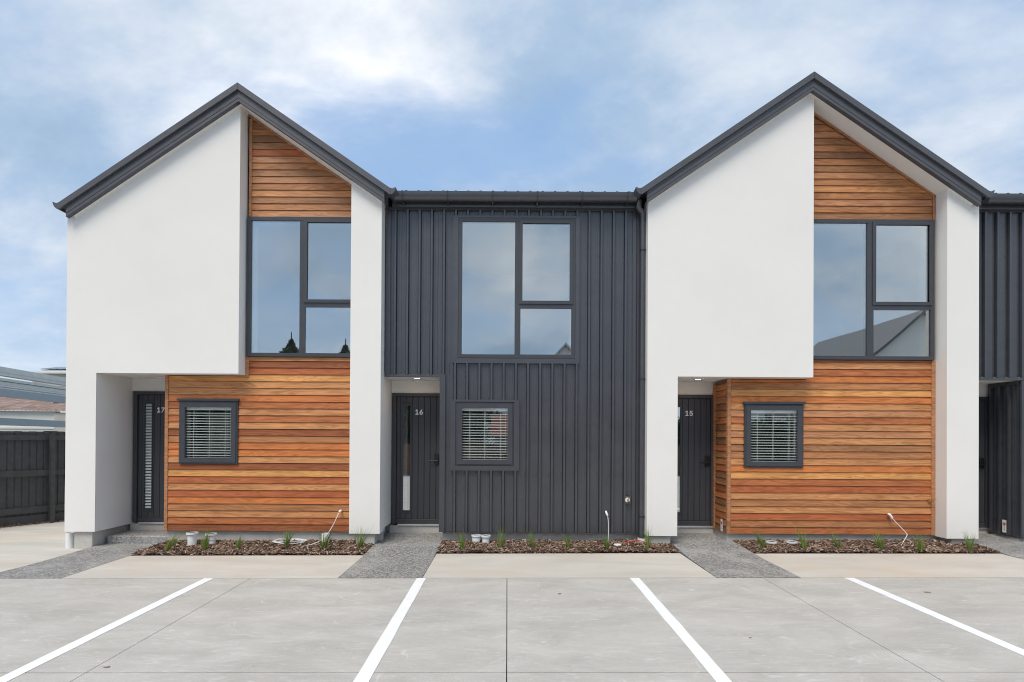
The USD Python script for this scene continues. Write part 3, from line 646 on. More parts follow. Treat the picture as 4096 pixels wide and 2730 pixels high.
for i, u in enumerate(ribs):
    xc = X(u, YC, 1500); w = 48.45 / FPX * YC; y = YC
    lo = zdoor if i < 5 else zbm; spans = [(lo, zt)]
    if i >= 5:
        a, b = xc - w / 2, xc + w / 2; cuts = []
        if b > up_w[0] + .02 and a < up_w[1] - .02: cuts.append((up_w[2] - .0, up_w[3]))
        if b > lo_w[0] + .02 and a < lo_w[1] - .02: cuts.append((lo_w[2], lo_w[3]))
        for c0, c1 in cuts:
            spans = [s for (p, q) in spans for s in ((p, min(q, c0)), (max(p, c1), q)) if s[1] - s[0] > .01]
    for p, q in spans:
        part(clad, "cladding_panel", prism_z(rib_profile(xc, w - .001, y), p, q), metal)
        for zz in (Z(1021, YC, 1700), Z(1212, YC, 1700), Z(1486, YC, 1700), Z(1507, YC, 2000), Z(1592, YC, 2000), Z(1701, YC, 2000), Z(1903, YC, 2000), Z(1893, YC, 2000), Z(2103, YC, 2000), Z(859, YC, 2000)):
            if p + .02 < zz < q - .01: screw_row([xc - .042], zz, y)
part(clad, "cladding_panel", bx(X(1540, YC), ribs and X(1579.6 - 24.3, YC), YC, YC + .012, zdoor, zt), metal)
part(clad, "cladding_panel", bx(xct1 - .006, X(1796.6, YC), YC + .0005, YC + .026, zbm, zdoor - .001), metal)
part(clad, "cladding_panel", bx(X(1796.8, YC), up_w[0] + .006, YC + .0005, YC + .026, up_w[2], up_w[3]), metal)
part(clad, "cladding_panel", bx(up_w[1] - .006, X(2329.9, YC), YC + .0005, YC + .026, up_w[2], up_w[3]), metal)
part(clad, "cladding_panel", bx(X(1796.8, YC), lo_w[0] + .006, YC + .0005, YC + .026, lo_w[2], lo_w[3]), metal)
part(clad, "cladding_panel", bx(lo_w[1] - .006, X(2087.3, YC), YC + .0005, YC + .026, lo_w[2], lo_w[3]), metal)
part(clad, "cladding_panel", bx(X(2499.3 + 24.3, YC), xr_wall, YC, YC + .012, zbm, zt), metal)
part(h16, "screws", screws, screwm, kind="stuff")
part(h16, "corner_trim", MB().add(cbx(xct0, xct1, YC - .042, YC - .001, Z(2128, YC, 1770), zdoor + .002, .004), bx(xct0, xct0 + .02, YC - .001, 8.94, Z(2128, YC, 1770), zdoor)), metal)
part(h16, "head_trim", cbx(X(1541, YC - .03), xct1, YC - .040, YC - .001, Z(1510, YC, 1670), zdoor, .003), metal)
part(h16, "base_flashing", bx(xct1, xr_wall - .11, YC - .04, YC, Z(2133, YC, 2030), zbm - .002), metal)
part(h16, "top_trim", MB().add(bx(X(1541, YC), xr_wall - .1, YC - .042, YC, Z(846, YC), Z(836, YC)), bx(X(1541, YC), xr_wall - .1, YC - .012, YC, Z(836, YC), Z(830, YC))), metal)
part(h16, "internal_corner", MB().add(bx(X(2528, YC), X(2541, YC), YC - .022, YC - .001, zbm, zt), bx(X(2545, YC), X(2560, YC), YC - .035, YC - .001, zbm, zt)), metal)
part(h16, "internal_corner", bx(X(1541, YC), X(1560, YC), YC - .022, YC - .001, zdoor + .001, zt), metal)
# fascia, gutter, brackets and roof
fx0, fx1 = X(1565, 8.22), X(2562, 8.22)
part(h16, "fascia", MB().add(bx(fx0, fx1, 8.21, 8.295, Z(829.5, 8.21), Z(770, 8.21)), bx(fx0, fx1, 8.20, 8.2095, Z(829.5, 8.2), Z(822, 8.2))), metal)
zg = Z(766.5, 8.06); R = .066
gp = [(8.196, zg), (8.196, zg - .10)] + [(8.13 + R * math.cos(t) * 1.0, zg - .048 - (R + .004) * math.sin(t)) for t in np.linspace(.35, math.pi - .15, 9)] + [(8.058, zg - .03), (8.056, zg), (8.070, zg), (8.070, zg - .006), (8.19, zg - .006)]
gut = sub(h16, "gutter")
part(gut, "trough", prism_x(gp, X(1574, 8.1), X(2544, 8.1)), metal, smooth=35)
for zu in (203, 555, 908, 1260, 1612, 1965):
    xx = X(1500 + zu / 1.96, 8.1)
    pts = [(8.052, zg + .004)] + [(8.13 + (R + .006) * math.cos(t), zg - .048 - (R + .010) * math.sin(t)) for t in np.linspace(math.pi - .1, .7, 8)] + [(8.204, zg - .16), (8.204, zg - .175)]
    ins = [(a + .004, b + .003) for a, b in pts[::-1]]
    part(gut, "bracket", prism_x(pts + ins, xx, xx + .022), screwm)
rp = sub(h16, "roof"); zr = zg + .012; ry0, ry1, sl_ = 8.14, 16.0, .13
for k in range(20):
    xx = X(1625.5 + 49.55 * (k - .5), 8.16, 770); w = 49.55 / FPX * 8.16
    V = [(0, 0), (w * .36, 0), (w * .42, .034), (w * .58, .034), (w * .64, 0), (w, 0), (w, -.01), (0, -.01)]
    m = prism([(xx - w * .0 + a, zr + b) for a, b in V], ry0, ry1); v = m.vertices.copy(); v[:, 2] += (v[:, 1] - ry0) * sl_; m.vertices = v
    part(rp, "roof_sheet", m, roof_metal)
# downpipe
dp = sub(h16, "downpipe"); xd = X(2568.5, 8.2, 1500)
top = [(X(2557, 8.13, 780), 8.13, zg - .09), (X(2556, 8.13, 790), 8.13, zg - .15), (X(2555.5, 8.14, 800), 8.145, zg - .19), (xd - .012, 8.175, zg - .245), (xd, 8.2, zg - .29), (xd, 8.2, zg - .34)]
part(dp, "elbow", tube(curve(top, 5), .038, 16), metal, smooth=40)
part(dp, "pipe", tube([(xd, 8.2, zg - .338), (xd, 8.2, .10)], .0355, 18), metal, smooth=40)
for v in (1003, 1518, 2067):
    zz = Z(v, 8.2, 2568)
    part(dp, "clip", MB().add(lathe((xd, 8.2, zz - .007), [(.036, 0), (.040, 0), (.040, .014), (.036, .014), (.036, 0)], 16), bx(xd + .036, X(2588, 8.18, v), 8.17, 8.176, zz - .007, zz + .007)), black)
# upper window with flashing surround
xw0, xw1, zw0, zw1 = X(1835, YC, 1100), X(2299.5, YC, 1100), Z(1434.7, YC, 2060), Z(877, YC, 2060)
tall_window(h16, xw0, xw1, zw0, zw1, YC, X(2059.5, YC, 1100), X(2082.5, YC, 1100), Z(1238, YC, 2180), Z(1215.5, YC, 2180))
def surround(a, inn, y):
    s = sub(h16, "window_flashing")
    (o0, o1, oz0, oz1), (i0, i1, iz0, iz1) = a, inn
    for P in ([(o0, oz0), (i0, iz0), (i0, iz1), (o0, oz1)], [(i1, iz0), (o1, oz0), (o1, oz1), (i1, iz1)], [(o0, oz0), (o1, oz0), (i1, iz0), (i0, iz0)], [(i0, iz1), (i1, iz1), (o1, oz1), (o0, oz1)]):
        q = Polygon(P).buffer(-.0006, join_style=2); part(s, "flashing_strip", prism(q, y - .042, y + .0), metal)
surround(up_w, (xw0 - .003, xw1 + .003, zw0 - .003, zw1 + .003), YC)
wl = (X(1824, YC, 1750), X(2054.5, YC, 1750), Z(1863.5, YC, 1940), Z(1610, YC, 1940))
casement_window(h16, *wl, YC, head=False)
surround(lo_w, (wl[0] - .003, wl[1] + .003, wl[2] - .003, wl[3] + .003), YC)
part(h16, "foundation", bx(X(1770, 8.34, 2140), xr_wall - .02, 8.335, 8.42, -.25, Z(2135, YC, 2030)), foundm)
back = Polygon([(xl_wall + .02, zdoor), (xct0 + .022, zdoor), (xct0 + .022, .2), (xr_wall - .02, .2), (xr_wall - .02, zt + .3), (xl_wall + .02, zt + .3)])
back = back.difference(sbox(xw0, zw0, xw1, zw1)).difference(sbox(wl[0], wl[2], wl[1], wl[3]))
part(h16, "wall_backing", prism(back, 8.345, 8.382), wrapm); part(h16, "wall_lining", prism(back, 8.383, 8.42), interior)
xl = X(1586, YD, 1800); zdb, zdt = Z(2095.5, YD, 1680), Z(1588, YD, 1680)
front_door(h16, xl, zdb, zdt, "16", zn=Z(1649.5, YD, 1675))
zs16 = Z(1509.5, YC, 1670)
part(h16, "lintel", bx(xl - .08, xct0 + .03, YD, YD + .08, zdt + .055, zs16 + .1), soffit_white)
part(h16, "entry_soffit", bx(X(1524, YF) + .002, xct0 + .03, YC + .03, 8.94, zs16, zs16 + .06), soffit_white)
lamp(h16, X(1669, 8.45, 1515), 8.45, zs16, True); smoke_vent(h16, X(1739, 8.6, 1520), 8.6, zs16)
part(h16, "door_sill", cbx(xl - .1, xct0 + .1, 8.845, 9.1, -.15, zdb - .026, .004), foundm)
party(h16, xl_wall + .1, xr_wall - .1, 4.88, Z(1465, YC, 2060))

# ---- house 14 (sliver of charcoal metal at the right edge)
x14 = X(4077, YC, 1800)
h14 = thing("townhouse", "charcoal ribbed metal townhouse cut off by the right edge of the photo", "house", (X15R, YC, 0))
clad = sub(h14, "metal_cladding"); zt = Z(853, YC, 4000); zdoor = Z(1512, YC, 4000); sc = MB()
for k in range(14):
    u = 3934.5 + 49.2 * k; xc = X(u, YC, 1300); w = 49.2 / FPX * YC
    part(clad, "cladding_panel", prism_z(rib_profile(xc, w - .001, YC), zdoor if xc < x14 + .05 else .22, zt), metal)
    if k < 6:
        for v in (1028, 1221, 1500):
            sc.add(cyl((0, 0, 0), .0065, .006, 6).apply_transform(trimesh.transformations.rotation_matrix(math.pi / 2, (1, 0, 0))).apply_translation((xc - .045, YC, Z(v, YC, 3990))))
part(h14, "screws", sc, screwm, kind="stuff")
part(h14, "head_trim", cbx(X15R + .002, x14 + .06, YC - .04, YC - .001, Z(1523, YC, 4000), zdoor - .001, .003), metal)
part(h14, "corner_trim", cbx(x14, x14 + .085, YC - .043, YC - .001, Z(2150, YC, 4080), zdoor - .045, .004), metal)
part(h14, "top_trim", bx(X15R + .002, X15R + 2.6, YC - .03, YC, Z(853, YC, 4000), Z(843, YC, 4000)), metal)
part(h14, "fascia", bx(X15R + .002, X15R + 2.6, 8.21, 8.295, Z(838, 8.21, 4000), Z(778, 8.21, 4000)), metal)
zg4 = Z(775, 8.06, 4000)
gp4 = [(a, b - zg + zg4) for a, b in gp]
g4 = sub(h14, "gutter"); part(g4, "trough", prism_x(gp4, X(3950, 8.1), X15R + 2.6), metal, smooth=35)
rp = sub(h14, "roof")
for k in range(12):
    xx = X(3985 + 49.5 * (k - .6), 8.16, 770); w = 49.5 / FPX * 8.16
    V = [(0, 0), (w * .36, 0), (w * .42, .034), (w * .58, .034), (w * .64, 0), (w, 0), (w, -.01), (0, -.01)]
    m = prism([(xx + a, zg4 + .012 + b) for a, b in V], 8.14, 16.0); v = m.vertices.copy(); v[:, 2] += (v[:, 1] - 8.14) * .13; m.vertices = v
    part(rp, "roof_sheet", m, roof_metal)
# side of the entry recess, ribs standing off towards the door
sd = sub(h14, "entry_cladding"); ylist = [8.29 + .001, 8.41, 8.57, 8.73]
for k, u in enumerate((4042, 4006, 3970)):
    yc = x14 * FPX / (u - 2030.0); w = .150
    prof = [(a, b) for a, b in rib_profile(0, w, 0).exterior.coords[:-1]]
    poly = Polygon([(x14 + b, yc - a) for a, b in prof]); part(sd, "cladding_panel", prism_z(poly if poly.exterior.is_ccw else Polygon(list(poly.exterior.coords)[::-1]), Z(2150, YC, 4080) + .01, Z(1540, YC, 4050)), metal)
part(sd, "batten", bx(x14 - .03, x14 + .01, YC + .004, 8.80, Z(1540, YC, 4050), Z(1524, YC, 4060)), fencem)
part(h14, "entry_backing", bx(x14 + .013, x14 + .1, YC + .02, 8.95, .15, zdoor), metal)
xl = X(3763, YD, 1800); zdb, zdt = Z(2111, YD, 3930), Z(1602, YD, 3930)
front_door(h14, xl, zdb, zdt, None)
part(h14, "lintel", bx(xl - .1, X(3957, YD, 1550), YD - .0, YD + .08, zdt + .052, zdoor), soffit_white)
part(h14, "entry_soffit", bx(X15R + .002, x14 + .05, YC + .001, 8.94, Z(1523, YC, 4000), Z(1523, YC, 4000) + .05), soffit_white)
part(h14, "door_sill", cbx(xl - .1, x14 + .04, 8.845, 9.1, -.15, zdb - .026, .004), foundm)
part(h14, "foundation", MB().add(bx(x14 + .02, X15R + 2.6, 8.335, 8.42, -.25, .215), bx(x14 + .02, x14 + .1, 8.42, 8.845, -.25, .215)), foundm)
part(h14, "wall_backing", MB().add(bx(x14 + .1, X15R + 2.6, 8.345, 8.42, .2, zt + .3), bx(X15R, x14 + .1, 8.345, 8.42, zdoor, zt + .3)), interior)

# ------------------------------------------------------------------ garden beds
def bed_height(x, y): return gz(x, y) + .012 + .020 * meshkit.noise(np.array([[x * 2.3, y * 2.3, 1.0]]))[0] + .028 * max(0, min(1, (y - 7.6) / .6))
def bed(poly, seed, n):
    poly = Polygon(poly); x0, y0, x1, y1 = poly.bounds; r = np.random.default_rng(seed)
    single("garden_bed", sheet(list(poly.exterior.coords)[:-1], -.004, lambda x, y: gz(x, y)), soilm, kind="structure")
    V, F = [], []; cnt = 0
    from shapely import contains_xy
    while cnt < n:
        x, y = r.uniform(x0, x1), r.uniform(y0, y1)
        if not contains_xy(poly, x, y): continue
        L = r.uniform(.025, .09) * (1.5 if r.random() < .05 else 1); W = r.uniform(.010, .026); H = r.uniform(.003, .008)
        P = np.array([(-L, -W * .6, 0), (L * .8, -W, 0), (L, W * .5, 0), (-L * .7, W, 0)]) * .5; P = np.vstack([P, P * [.9, .85, 1] + [0, 0, H]])
        yaw, tilt, rl = r.uniform(0, 2 * math.pi), r.normal(.0, .30), r.normal(.22 if False else 0, .30)
        Rm = trimesh.transformations.euler_matrix(rl, tilt, yaw)[:3, :3]
        P = P @ Rm.T + [x, y, bed_height(x, y) + r.uniform(-.012, .016)]; o = len(V) * 1
        V.append(P); k = cnt * 8
        for q in ((0, 3, 2, 1), (4, 5, 6, 7), (0, 1, 5, 4), (1, 2, 6, 5), (2, 3, 7, 6), (3, 0, 4, 7)):
            F += [(k + q[0], k + q[1], k + q[2]), (k + q[0], k + q[2], k + q[3])]
        cnt += 1
    g = single("bark_mulch", trimesh.Trimesh(np.vstack(V), np.array(F), process=False), chipm, kind="stuff", tone=np.repeat(r.random(cnt), 8))
    return g.GetPrim()
b1 = bed([(-4.985, 7.56), (-1.905, 7.58), (-1.905, 8.11), (-2.2, 8.11), (-2.2, 8.33), (-4.93, 8.33)], 1, 6500)
setd(b1, label="brown bark mulch in the garden bed below the left cedar wall", category="bark mulch")
b2 = bed([(-.94, 7.67), (2.33, 7.70), (2.33, 8.11), (2.0, 8.11), (2.0, 8.33), (-.94, 8.33)], 2, 6500)
setd(b2, label="brown bark mulch in the middle garden bed below the metal wall", category="bark mulch")
b3 = bed([(3.315, 7.67), (6.62, 7.65), (6.62, 8.11), (6.29, 8.11), (6.29, 8.33), (3.315, 8.33)], 3, 6500)
setd(b3, label="brown bark mulch in the garden bed below the right cedar wall", category="bark mulch")

def on_bed(u, v):
    d = ray(u, v); lo, hi = 5.0, 12.0
    for _ in range(40):
        y = (lo + hi) / 2; p = EYE + d * (y / d[1])
        if p[2] > bed_height(p[0], p[1]): lo = y
        else: hi = y
    return EYE + d * (lo / d[1])
def tuft(u, v, h, lean, spread, n, seed, label):
    b = on_bed(u, v); r = np.random.default_rng(seed); V, F = [], []
    t = thing("grass_plant", label, "grass plant", b)
    for i in range(n):
        a = r.uniform(0, 2 * math.pi); L = h * r.uniform(.5, 1.5); out = r.uniform(.1, 1.0) * spread; w = r.uniform(.002, .0042)
        dirx = lean * r.uniform(.5, 1.2) + math.cos(a) * out; diry = math.sin(a) * out * .8
        p0 = b + [math.cos(a) * .018 * r.random(), math.sin(a) * .018 * r.random(), -.01]
        side = np.array([-math.sin(a + r.normal(0, .5)), math.cos(a), 0]); side[0] = side[0] * .5 + .7; side /= np.linalg.norm(side)
        bend = r.uniform(.1, .9); k0 = len(V); S = 6
        for s in range(S):
            f = s / (S - 1); c = p0 + np.array([dirx * L * (f + bend * f * f) * .55, diry * L * (f + bend * f * f) * .55, L * (f - .28 * bend * f * f)])
            wd = w * (1 - f ** 1.6) + .0003
            V += [c - side * wd, c + side * wd]
            if s: F += [(k0 + 2 * s - 2, k0 + 2 * s - 1, k0 + 2 * s + 1), (k0 + 2 * s - 2, k0 + 2 * s + 1, k0 + 2 * s)]
    part(t, "blades", trimesh.Trimesh(np.array(V), np.array(F), process=False), grassm, tone=np.repeat(r.random(n), 12))
TUFTS = [(664, 2208, .28, .75, .45, 75, "grass plant leaning right beside the aggregate step of door 17"),
         (817, 2203, .28, .10, .38, 85, "grass plant in front of the two white vent pipes below the left cedar wall"),
         (953, 2199, .18, .05, .40, 65, "short grass plant between the white vent pipes and the cable coil"),
         (1146, 2192, .26, .0, .42, 85, "grass plant growing through the coil of white cable"),
         (1296, 2198, .24, .15, .60, 90, "grass plant in front of the short white pipe below the cable outlet"),
         (1440, 2193, .27, .05, .62, 80, "sparse grass plant at the foot of the white column left of door 16"),
         (1850, 2200, .24, -.12, .42, 65, "grass plant left of the paired white vent pipes, beside the path to door 16"),
         (2004, 2194, .28, .05, .36, 55, "upright grass plant just right of the paired white vent pipes"),
         (2138, 2194, .22, -.6, .35, 80, "grass plant leaning left in the middle of the bed below the metal wall"),
         (2277, 2196, .20, -.4, .40, 70, "small grass plant leaning left, second left of the downpipe foot"),
         (2430, 2198, .20, -.25, .42, 75, "grass plant at the foot of the straight white cable on the metal wall"),
         (2592, 2200, .28, .1, .40, 75, "grass plant in front of the downpipe foot and the red pipe"),
         (3052, 2196, .24, -.35, .45, 80, "grass plant left of the two low white vent caps below the right cedar wall"),
         (3217, 2201, .27, -.05, .40, 75, "grass plant just right of the two low white vent caps"),
         (3355, 2194, .23, -.35, .42, 55, "thin grass plant below the middle of the right cedar wall"),
         (3524, 2199, .24, -.15, .48, 100, "bushy grass plant just left of the white cable on the right cedar wall"),
         (3685, 2206, .23, -.1, .58, 90, "spreading grass plant right of the white cable, at the cedar corner"),
         (3881, 2206, .24, .0, .50, 90, "grass plant in front of the right white column, at the bed's far right end")]
for i, (u, v, h, ln, sp, n, lb) in enumerate(TUFTS): tuft(u, v, h * .98, ln, sp * 1.4, int(n * .85), 100 + i, lb)

# ------------------------------------------------------------------ pipes, cables, taps
def vent_pipe(u, vtop, y, r, label, grate=True, collar=False, base=None):
    c = at(u, vtop, y); zt_ = c[2]; zb_ = base if base is not None else bed_height(c[0], y) - .06
    t = thing("vent_pipe", label, "pipe", (c[0], y, zb_))
    rb = r * .76 if grate else r
    part(t, "tube", lathe((c[0], y, zb_), [(rb, 0), (rb, zt_ - zb_ - .0), (rb - .005, zt_ - zb_), (rb - .005, 0)], 24), pvc, smooth=40)
    if grate:
        part(t, "rim", lathe((c[0], y, zt_ - .028), [(rb + .001, 0), (r, .006), (r, .028), (r - .007, .0285), (r - .007, .02), (rb + .001, .02)], 28), pvc, smooth=40)
        part(t, "grate", cyl((c[0], y, zt_ - .012), r - .008, .004, 24), black)
        g = MB()
        for k in range(-3, 4):
            hw = math.sqrt(max(0, (r - .01) ** 2 - (k * .02) ** 2)); g.add(bx(c[0] + k * .02 - .003, c[0] + k * .02 + .003, y - hw, y + hw, zt_ - .008, zt_ - .004))
        part(t, "grate_bars", g, black if collar else screwm)
    if collar: part(t, "collar", lathe((c[0], y, zt_ - .09), [(rb + .001, 0), (rb + .006, .003), (rb + .006, .06), (rb + .001, .062)], 24), pvc, smooth=40)
    return t
vent_pipe(769, 2131, 8.03, .078, "taller white vent pipe with a grate, left of the pair under window of door 17")
vent_pipe(845, 2135, 8.12, .076, "shorter collared white vent pipe behind a grass plant at the left cedar wall", collar=True)
vent_pipe(1905, 2140, 8.17, .070, "white vent pipe with a collar, left one of the close pair below the metal wall", collar=True)
vent_pipe(1943.5, 2142, 8.15, .069, "plain white vent pipe, right one of the close pair below the metal wall")
vent_pipe(3086, 2166, 8.10, .077, "low white vent cap with pale grate bars below the window by door 15")
vent_pipe(3167, 2165.5, 8.08, .076, "low white vent cap with a dark open grate, right of its twin", collar=True)
vent_pipe(1303, 2134, 8.22, .056, "short open white pipe under the cable outlet of the left cedar wall", grate=False)
cp = at(281, 2131, 8.2); vent_pipe(281, 2131, 8.2, .055, "white pipe stub beside the concrete pier at the left house corner", grate=False, base=-.12)
c = on_bed(2470, 2187)
single("drain_pipe", lathe((c[0], c[1], c[2] - .02), [(0, 0), (.05, 0), (.05, .035), (.054, .036), (.054, .05), (.048, .054), (0, .055)], 24), pvc, "low flat capped white pipe in the bark left of the downpipe foot", "pipe", smooth=30)
xd_, yd_ = X(2569, 8.2, 2170), 8.2
t = thing("pipe_connector", "white connector at the foot of the charcoal downpipe", "pipe", (xd_, yd_, 0))
zc1 = Z(2153, 8.2, 2569)
part(t, "socket", lathe((xd_, yd_, zc1 - .085), [(.058, 0), (.066, .004), (.068, .085), (.060, .085), (.050, .02)], 28), pvc, smooth=40)
part(t, "tube", lathe((xd_, yd_, -.06), [(.055, 0), (.055, zc1 - .02), (.05, zc1 - .02)], 24), pvc, smooth=40)
# cables
def cable(name, pts, r, material, label, cat, hood=None, n=7):
    t = thing(name, label, cat, pts[0]); part(t, "cord", tube(curve(pts, n), r, 8), material, smooth=60)
    if hood is not None: part(t, "outlet_hood", tube(curve(hood, 5), [.012] + [.0165] * (len(curve(hood, 5)) - 2) + [.0135], 10), pvc, smooth=60)
w0 = at(1362, 2048, YC - .05)
coil = []
cc = on_bed(1150, 2177)
for k in range(44):
    a = -.5 + k * .44; rr = .24 - .03 * math.sin(k * .37) - (.05 if 16 < k < 30 else 0); ox = .03 * math.sin(k * .21)
    coil.append((cc[0] + ox + rr * math.cos(a), cc[1] + .02 + .75 * rr * math.sin(a) * .8, bed_height(cc[0], cc[1]) + .02 + .018 * abs(math.sin(k * .5)) + .0005 * k))
lead = [at(1355, 2053, YC - .07), at(1345, 2075, YC - .11), at(1332, 2102, YC - .14), at(1312, 2134, YC - .2), at(1296, 2152, YC - .26), at(1270, 2170, YC - .30), at(1240, 2180, 7.98), at(1205, 2186, 7.93)]
cable("white_cable", lead + [tuple(x) for x in coil], .0048, pvc, "white cable coiled on the bark, rising to the left cedar wall", "cable",
      hood=[at(1364, 2044, YC - .02), at(1362, 2044, YC - .05), at(1357, 2050, YC - .066)], n=5)
cable("white_cable", [at(2430.5, 2064, YC - .065), at(2433, 2085, YC - .08), at(2433.5, 2120, YC - .10), at(2433, 2160, YC - .14), on_bed(2432.5, 2182) - [0, 0, .02]], .0052, pvc,
      "straight white cable hanging down the charcoal metal wall", "cable", hood=[at(2424, 2048, YC - .0), at(2424.5, 2050, YC - .05), at(2430, 2064, YC - .065)])
cable("white_cable", [at(3569, 2074, YC - .07), at(3590, 2097, YC - .10), at(3622, 2130, YC - .15), at(3628, 2142, YC - .17), at(3618, 2160, YC - .20), on_bed(3599.5, 2188) - [0, 0, .015]], .0048, pvc,
      "bent white cable hanging from the right cedar wall into the bark", "cable", hood=[at(3553, 2058, YC - .02), at(3556, 2058, YC - .05), at(3563, 2064, YC - .064), at(3569.5, 2076, YC - .07)])
single("red_pipe", tube(curve([on_bed(2484, 2188) - [0, 0, .02], at(2500, 2175, 7.98), at(2525, 2165, 7.98), at(2550, 2162.5, 7.97), at(2575, 2168, 7.95), at(2598, 2180, 7.93), on_bed(2620, 2196) - [0, 0, .02]], 8), .0065, 8), redpipe,
       "thin red flexible pipe arching over the bark at the downpipe", "pipe", smooth=60)
# taps
c = at(2509, 2000, YC - .036); t = thing("garden_tap", "brass garden tap on a white disc and charcoal plate on the metal wall", "tap", c)
part(t, "mounting_plate", cbx(X(2495.5, YC - .04, 2000), X(2524.5, YC - .04, 2000), YC - .052, YC - .034, Z(2015, YC, 2509), Z(1983.5, YC, 2509), .003), metal)
rot = trimesh.transformations.rotation_matrix(math.pi / 2, (1, 0, 0))
d_ = cyl((0, 0, 0), .034, .004, 28); d_.apply_transform(rot); d_.apply_translation((c[0], YC - .052, c[2])); part(t, "disc", d_, pvc)
part(t, "tap_body", MB().add(tube([(c[0], YC - .056, c[2]), (c[0], YC - .10, c[2])], .010, 10), tube([(c[0], YC - .095, c[2] + .012), (c[0], YC - .105, c[2] - .026)], [.012, .011], 10)), brass, smooth=50)
part(t, "tap_lever", tube([(c[0], YC - .09, c[2] + .01), (c[0] + .010, YC - .095, c[2] + .028), (c[0] + .019, YC - .10, c[2] + .046)], [.006, .005, .006], 8), brass, smooth=50)
c = at(3727, 2004, YC - .05); t = thing("garden_tap", "small brass garden tap at the right cedar corner trim", "tap", c)
d_ = cyl((0, 0, 0), .024, .006, 20); d_.apply_transform(rot); d_.apply_translation((c[0] - .012, YC - .022, c[2])); part(t, "flange", d_, brass)
part(t, "tap_body", MB().add(tube([(c[0] - .01, YC - .03, c[2]), (c[0] + .006, YC - .09, c[2])], .010, 10), tube([(c[0] + .008, YC - .08, c[2] + .014), (c[0] + .008, YC - .09, c[2] - .024)], .010, 10)), brass, smooth=50)
part(t, "tap_lever", tube([(c[0] + .004, YC - .085, c[2] + .016), (c[0] + .04, YC - .085, c[2] + .02)], .004, 8), brass, smooth=50)
# warning labels
def danger(x, ya, yb, z0, z1, label):
    t = thing("warning_label", label, "label", (x, (ya + yb) / 2, z0)); W = abs(yb - ya); H = z1 - z0
    part(t, "plate", bx(x - .002, x, min(ya, yb), max(ya, yb), z0, z1), signwhite)
    def put(m2):  # from (x right, z up, centred) on the left-facing plane
        v = m2.vertices.copy(); m2.vertices = np.stack([np.full(len(v), x - .0025) - v[:, 2] * .3, (ya + yb) / 2 - v[:, 0], v[:, 1]], 1); return m2
    mt = meshkit.text_mesh("DANGER", .016, .002, True); s = W * .66 / (mt.bounds[1][0] - mt.bounds[0][0]); mt.apply_scale((s, max(s, 1.0), 1)); cx_ = (mt.bounds[0] + mt.bounds[1]) / 2
    mt.apply_translation((-cx_[0], z0 + H * .755 - cx_[1], 0)); part(t, "lettering", put(mt), signred)
    bars = MB()
    for f, w, hh in ((.665, .70, .014), (.585, .34, .012)):
        q = trimesh.creation.box((W * w, hh, .002)); q.apply_translation((0, z0 + H * f, 0)); bars.add(put(q))
    q = trimesh.creation.box((W * .13, H * .28, .002)); q.apply_translation((0, z0 + H * .36, 0)); bars.add(put(q))
    q = trimesh.creation.extrude_polygon(Polygon([(-W * .15, z0 + H * .24), (0, z0 + H * .15), (W * .15, z0 + H * .24)]), .002, engine="earcut"); bars.add(put(q))
    part(t, "arrow", bars, signred)
xs15 = X(2908, YC, 1900) - .012
danger(xs15 - .002, xs15 * FPX / (2892.5 - 2030), xs15 * FPX / (2885 - 2030), Z(2125, 8.47, 2888), Z(2077, 8.47, 2888), "small white danger label with red arrow on the cedar side beside door 15")
danger(x14 - .035, (x14 - .035) * FPX / (4026 - 2030), (x14 - .035) * FPX / (4010 - 2030), Z(2131, 8.50, 4018), Z(2081, 8.50, 4018), "small white danger label with red arrow on the metal side at the right edge")
# leaves and mud on the concrete
def litter(u, v, s, label, mt, seed):
    p = ground(u, v); r = np.random.default_rng(seed); ms_ = MB()
    for k in range(7):
        a = r.uniform(0, 6.28, 1)[0]; L = s * r.uniform(.3, .7); W = L * r.uniform(.25, .6)
        pts = [(L * math.cos(q) * (1 + .3 * r.normal()), W * math.sin(q)) for q in np.linspace(0, 2 * math.pi, 9)[:-1]]
        q = Polygon(pts).buffer(0)
        for g in polys(q):
            m = trimesh.creation.extrude_polygon(g, .003, engine="earcut"); m.apply_transform(trimesh.transformations.euler_matrix(r.normal(0, .12), r.normal(0, .12), a))
            m.apply_translation((p[0] + r.normal(0, s * .35), p[1] + r.normal(0, s * .2), p[2] + .003)); ms_.add(m)
    single("leaf_litter", ms_, mt, label, "dead leaf")
deadleaf = flat("dead_leaf", (.30, .21, .13), rough=.8, var=.3, nscale=40)
litter(428, 2671, .024, "brown scrap of leaf near the joint crossing at lower left", deadleaf, 1)
litter(2241, 2377, .022, "tiny brown mark of leaf on the middle parking bay", deadleaf, 2)
litter(3711, 2371, .028, "brown leaf scrap on the right parking bay below the cedar wall", deadleaf, 3)
litter(3000, 2553, .012, "tiny reddish leaf scrap right of the third white line", deadleaf, 4)

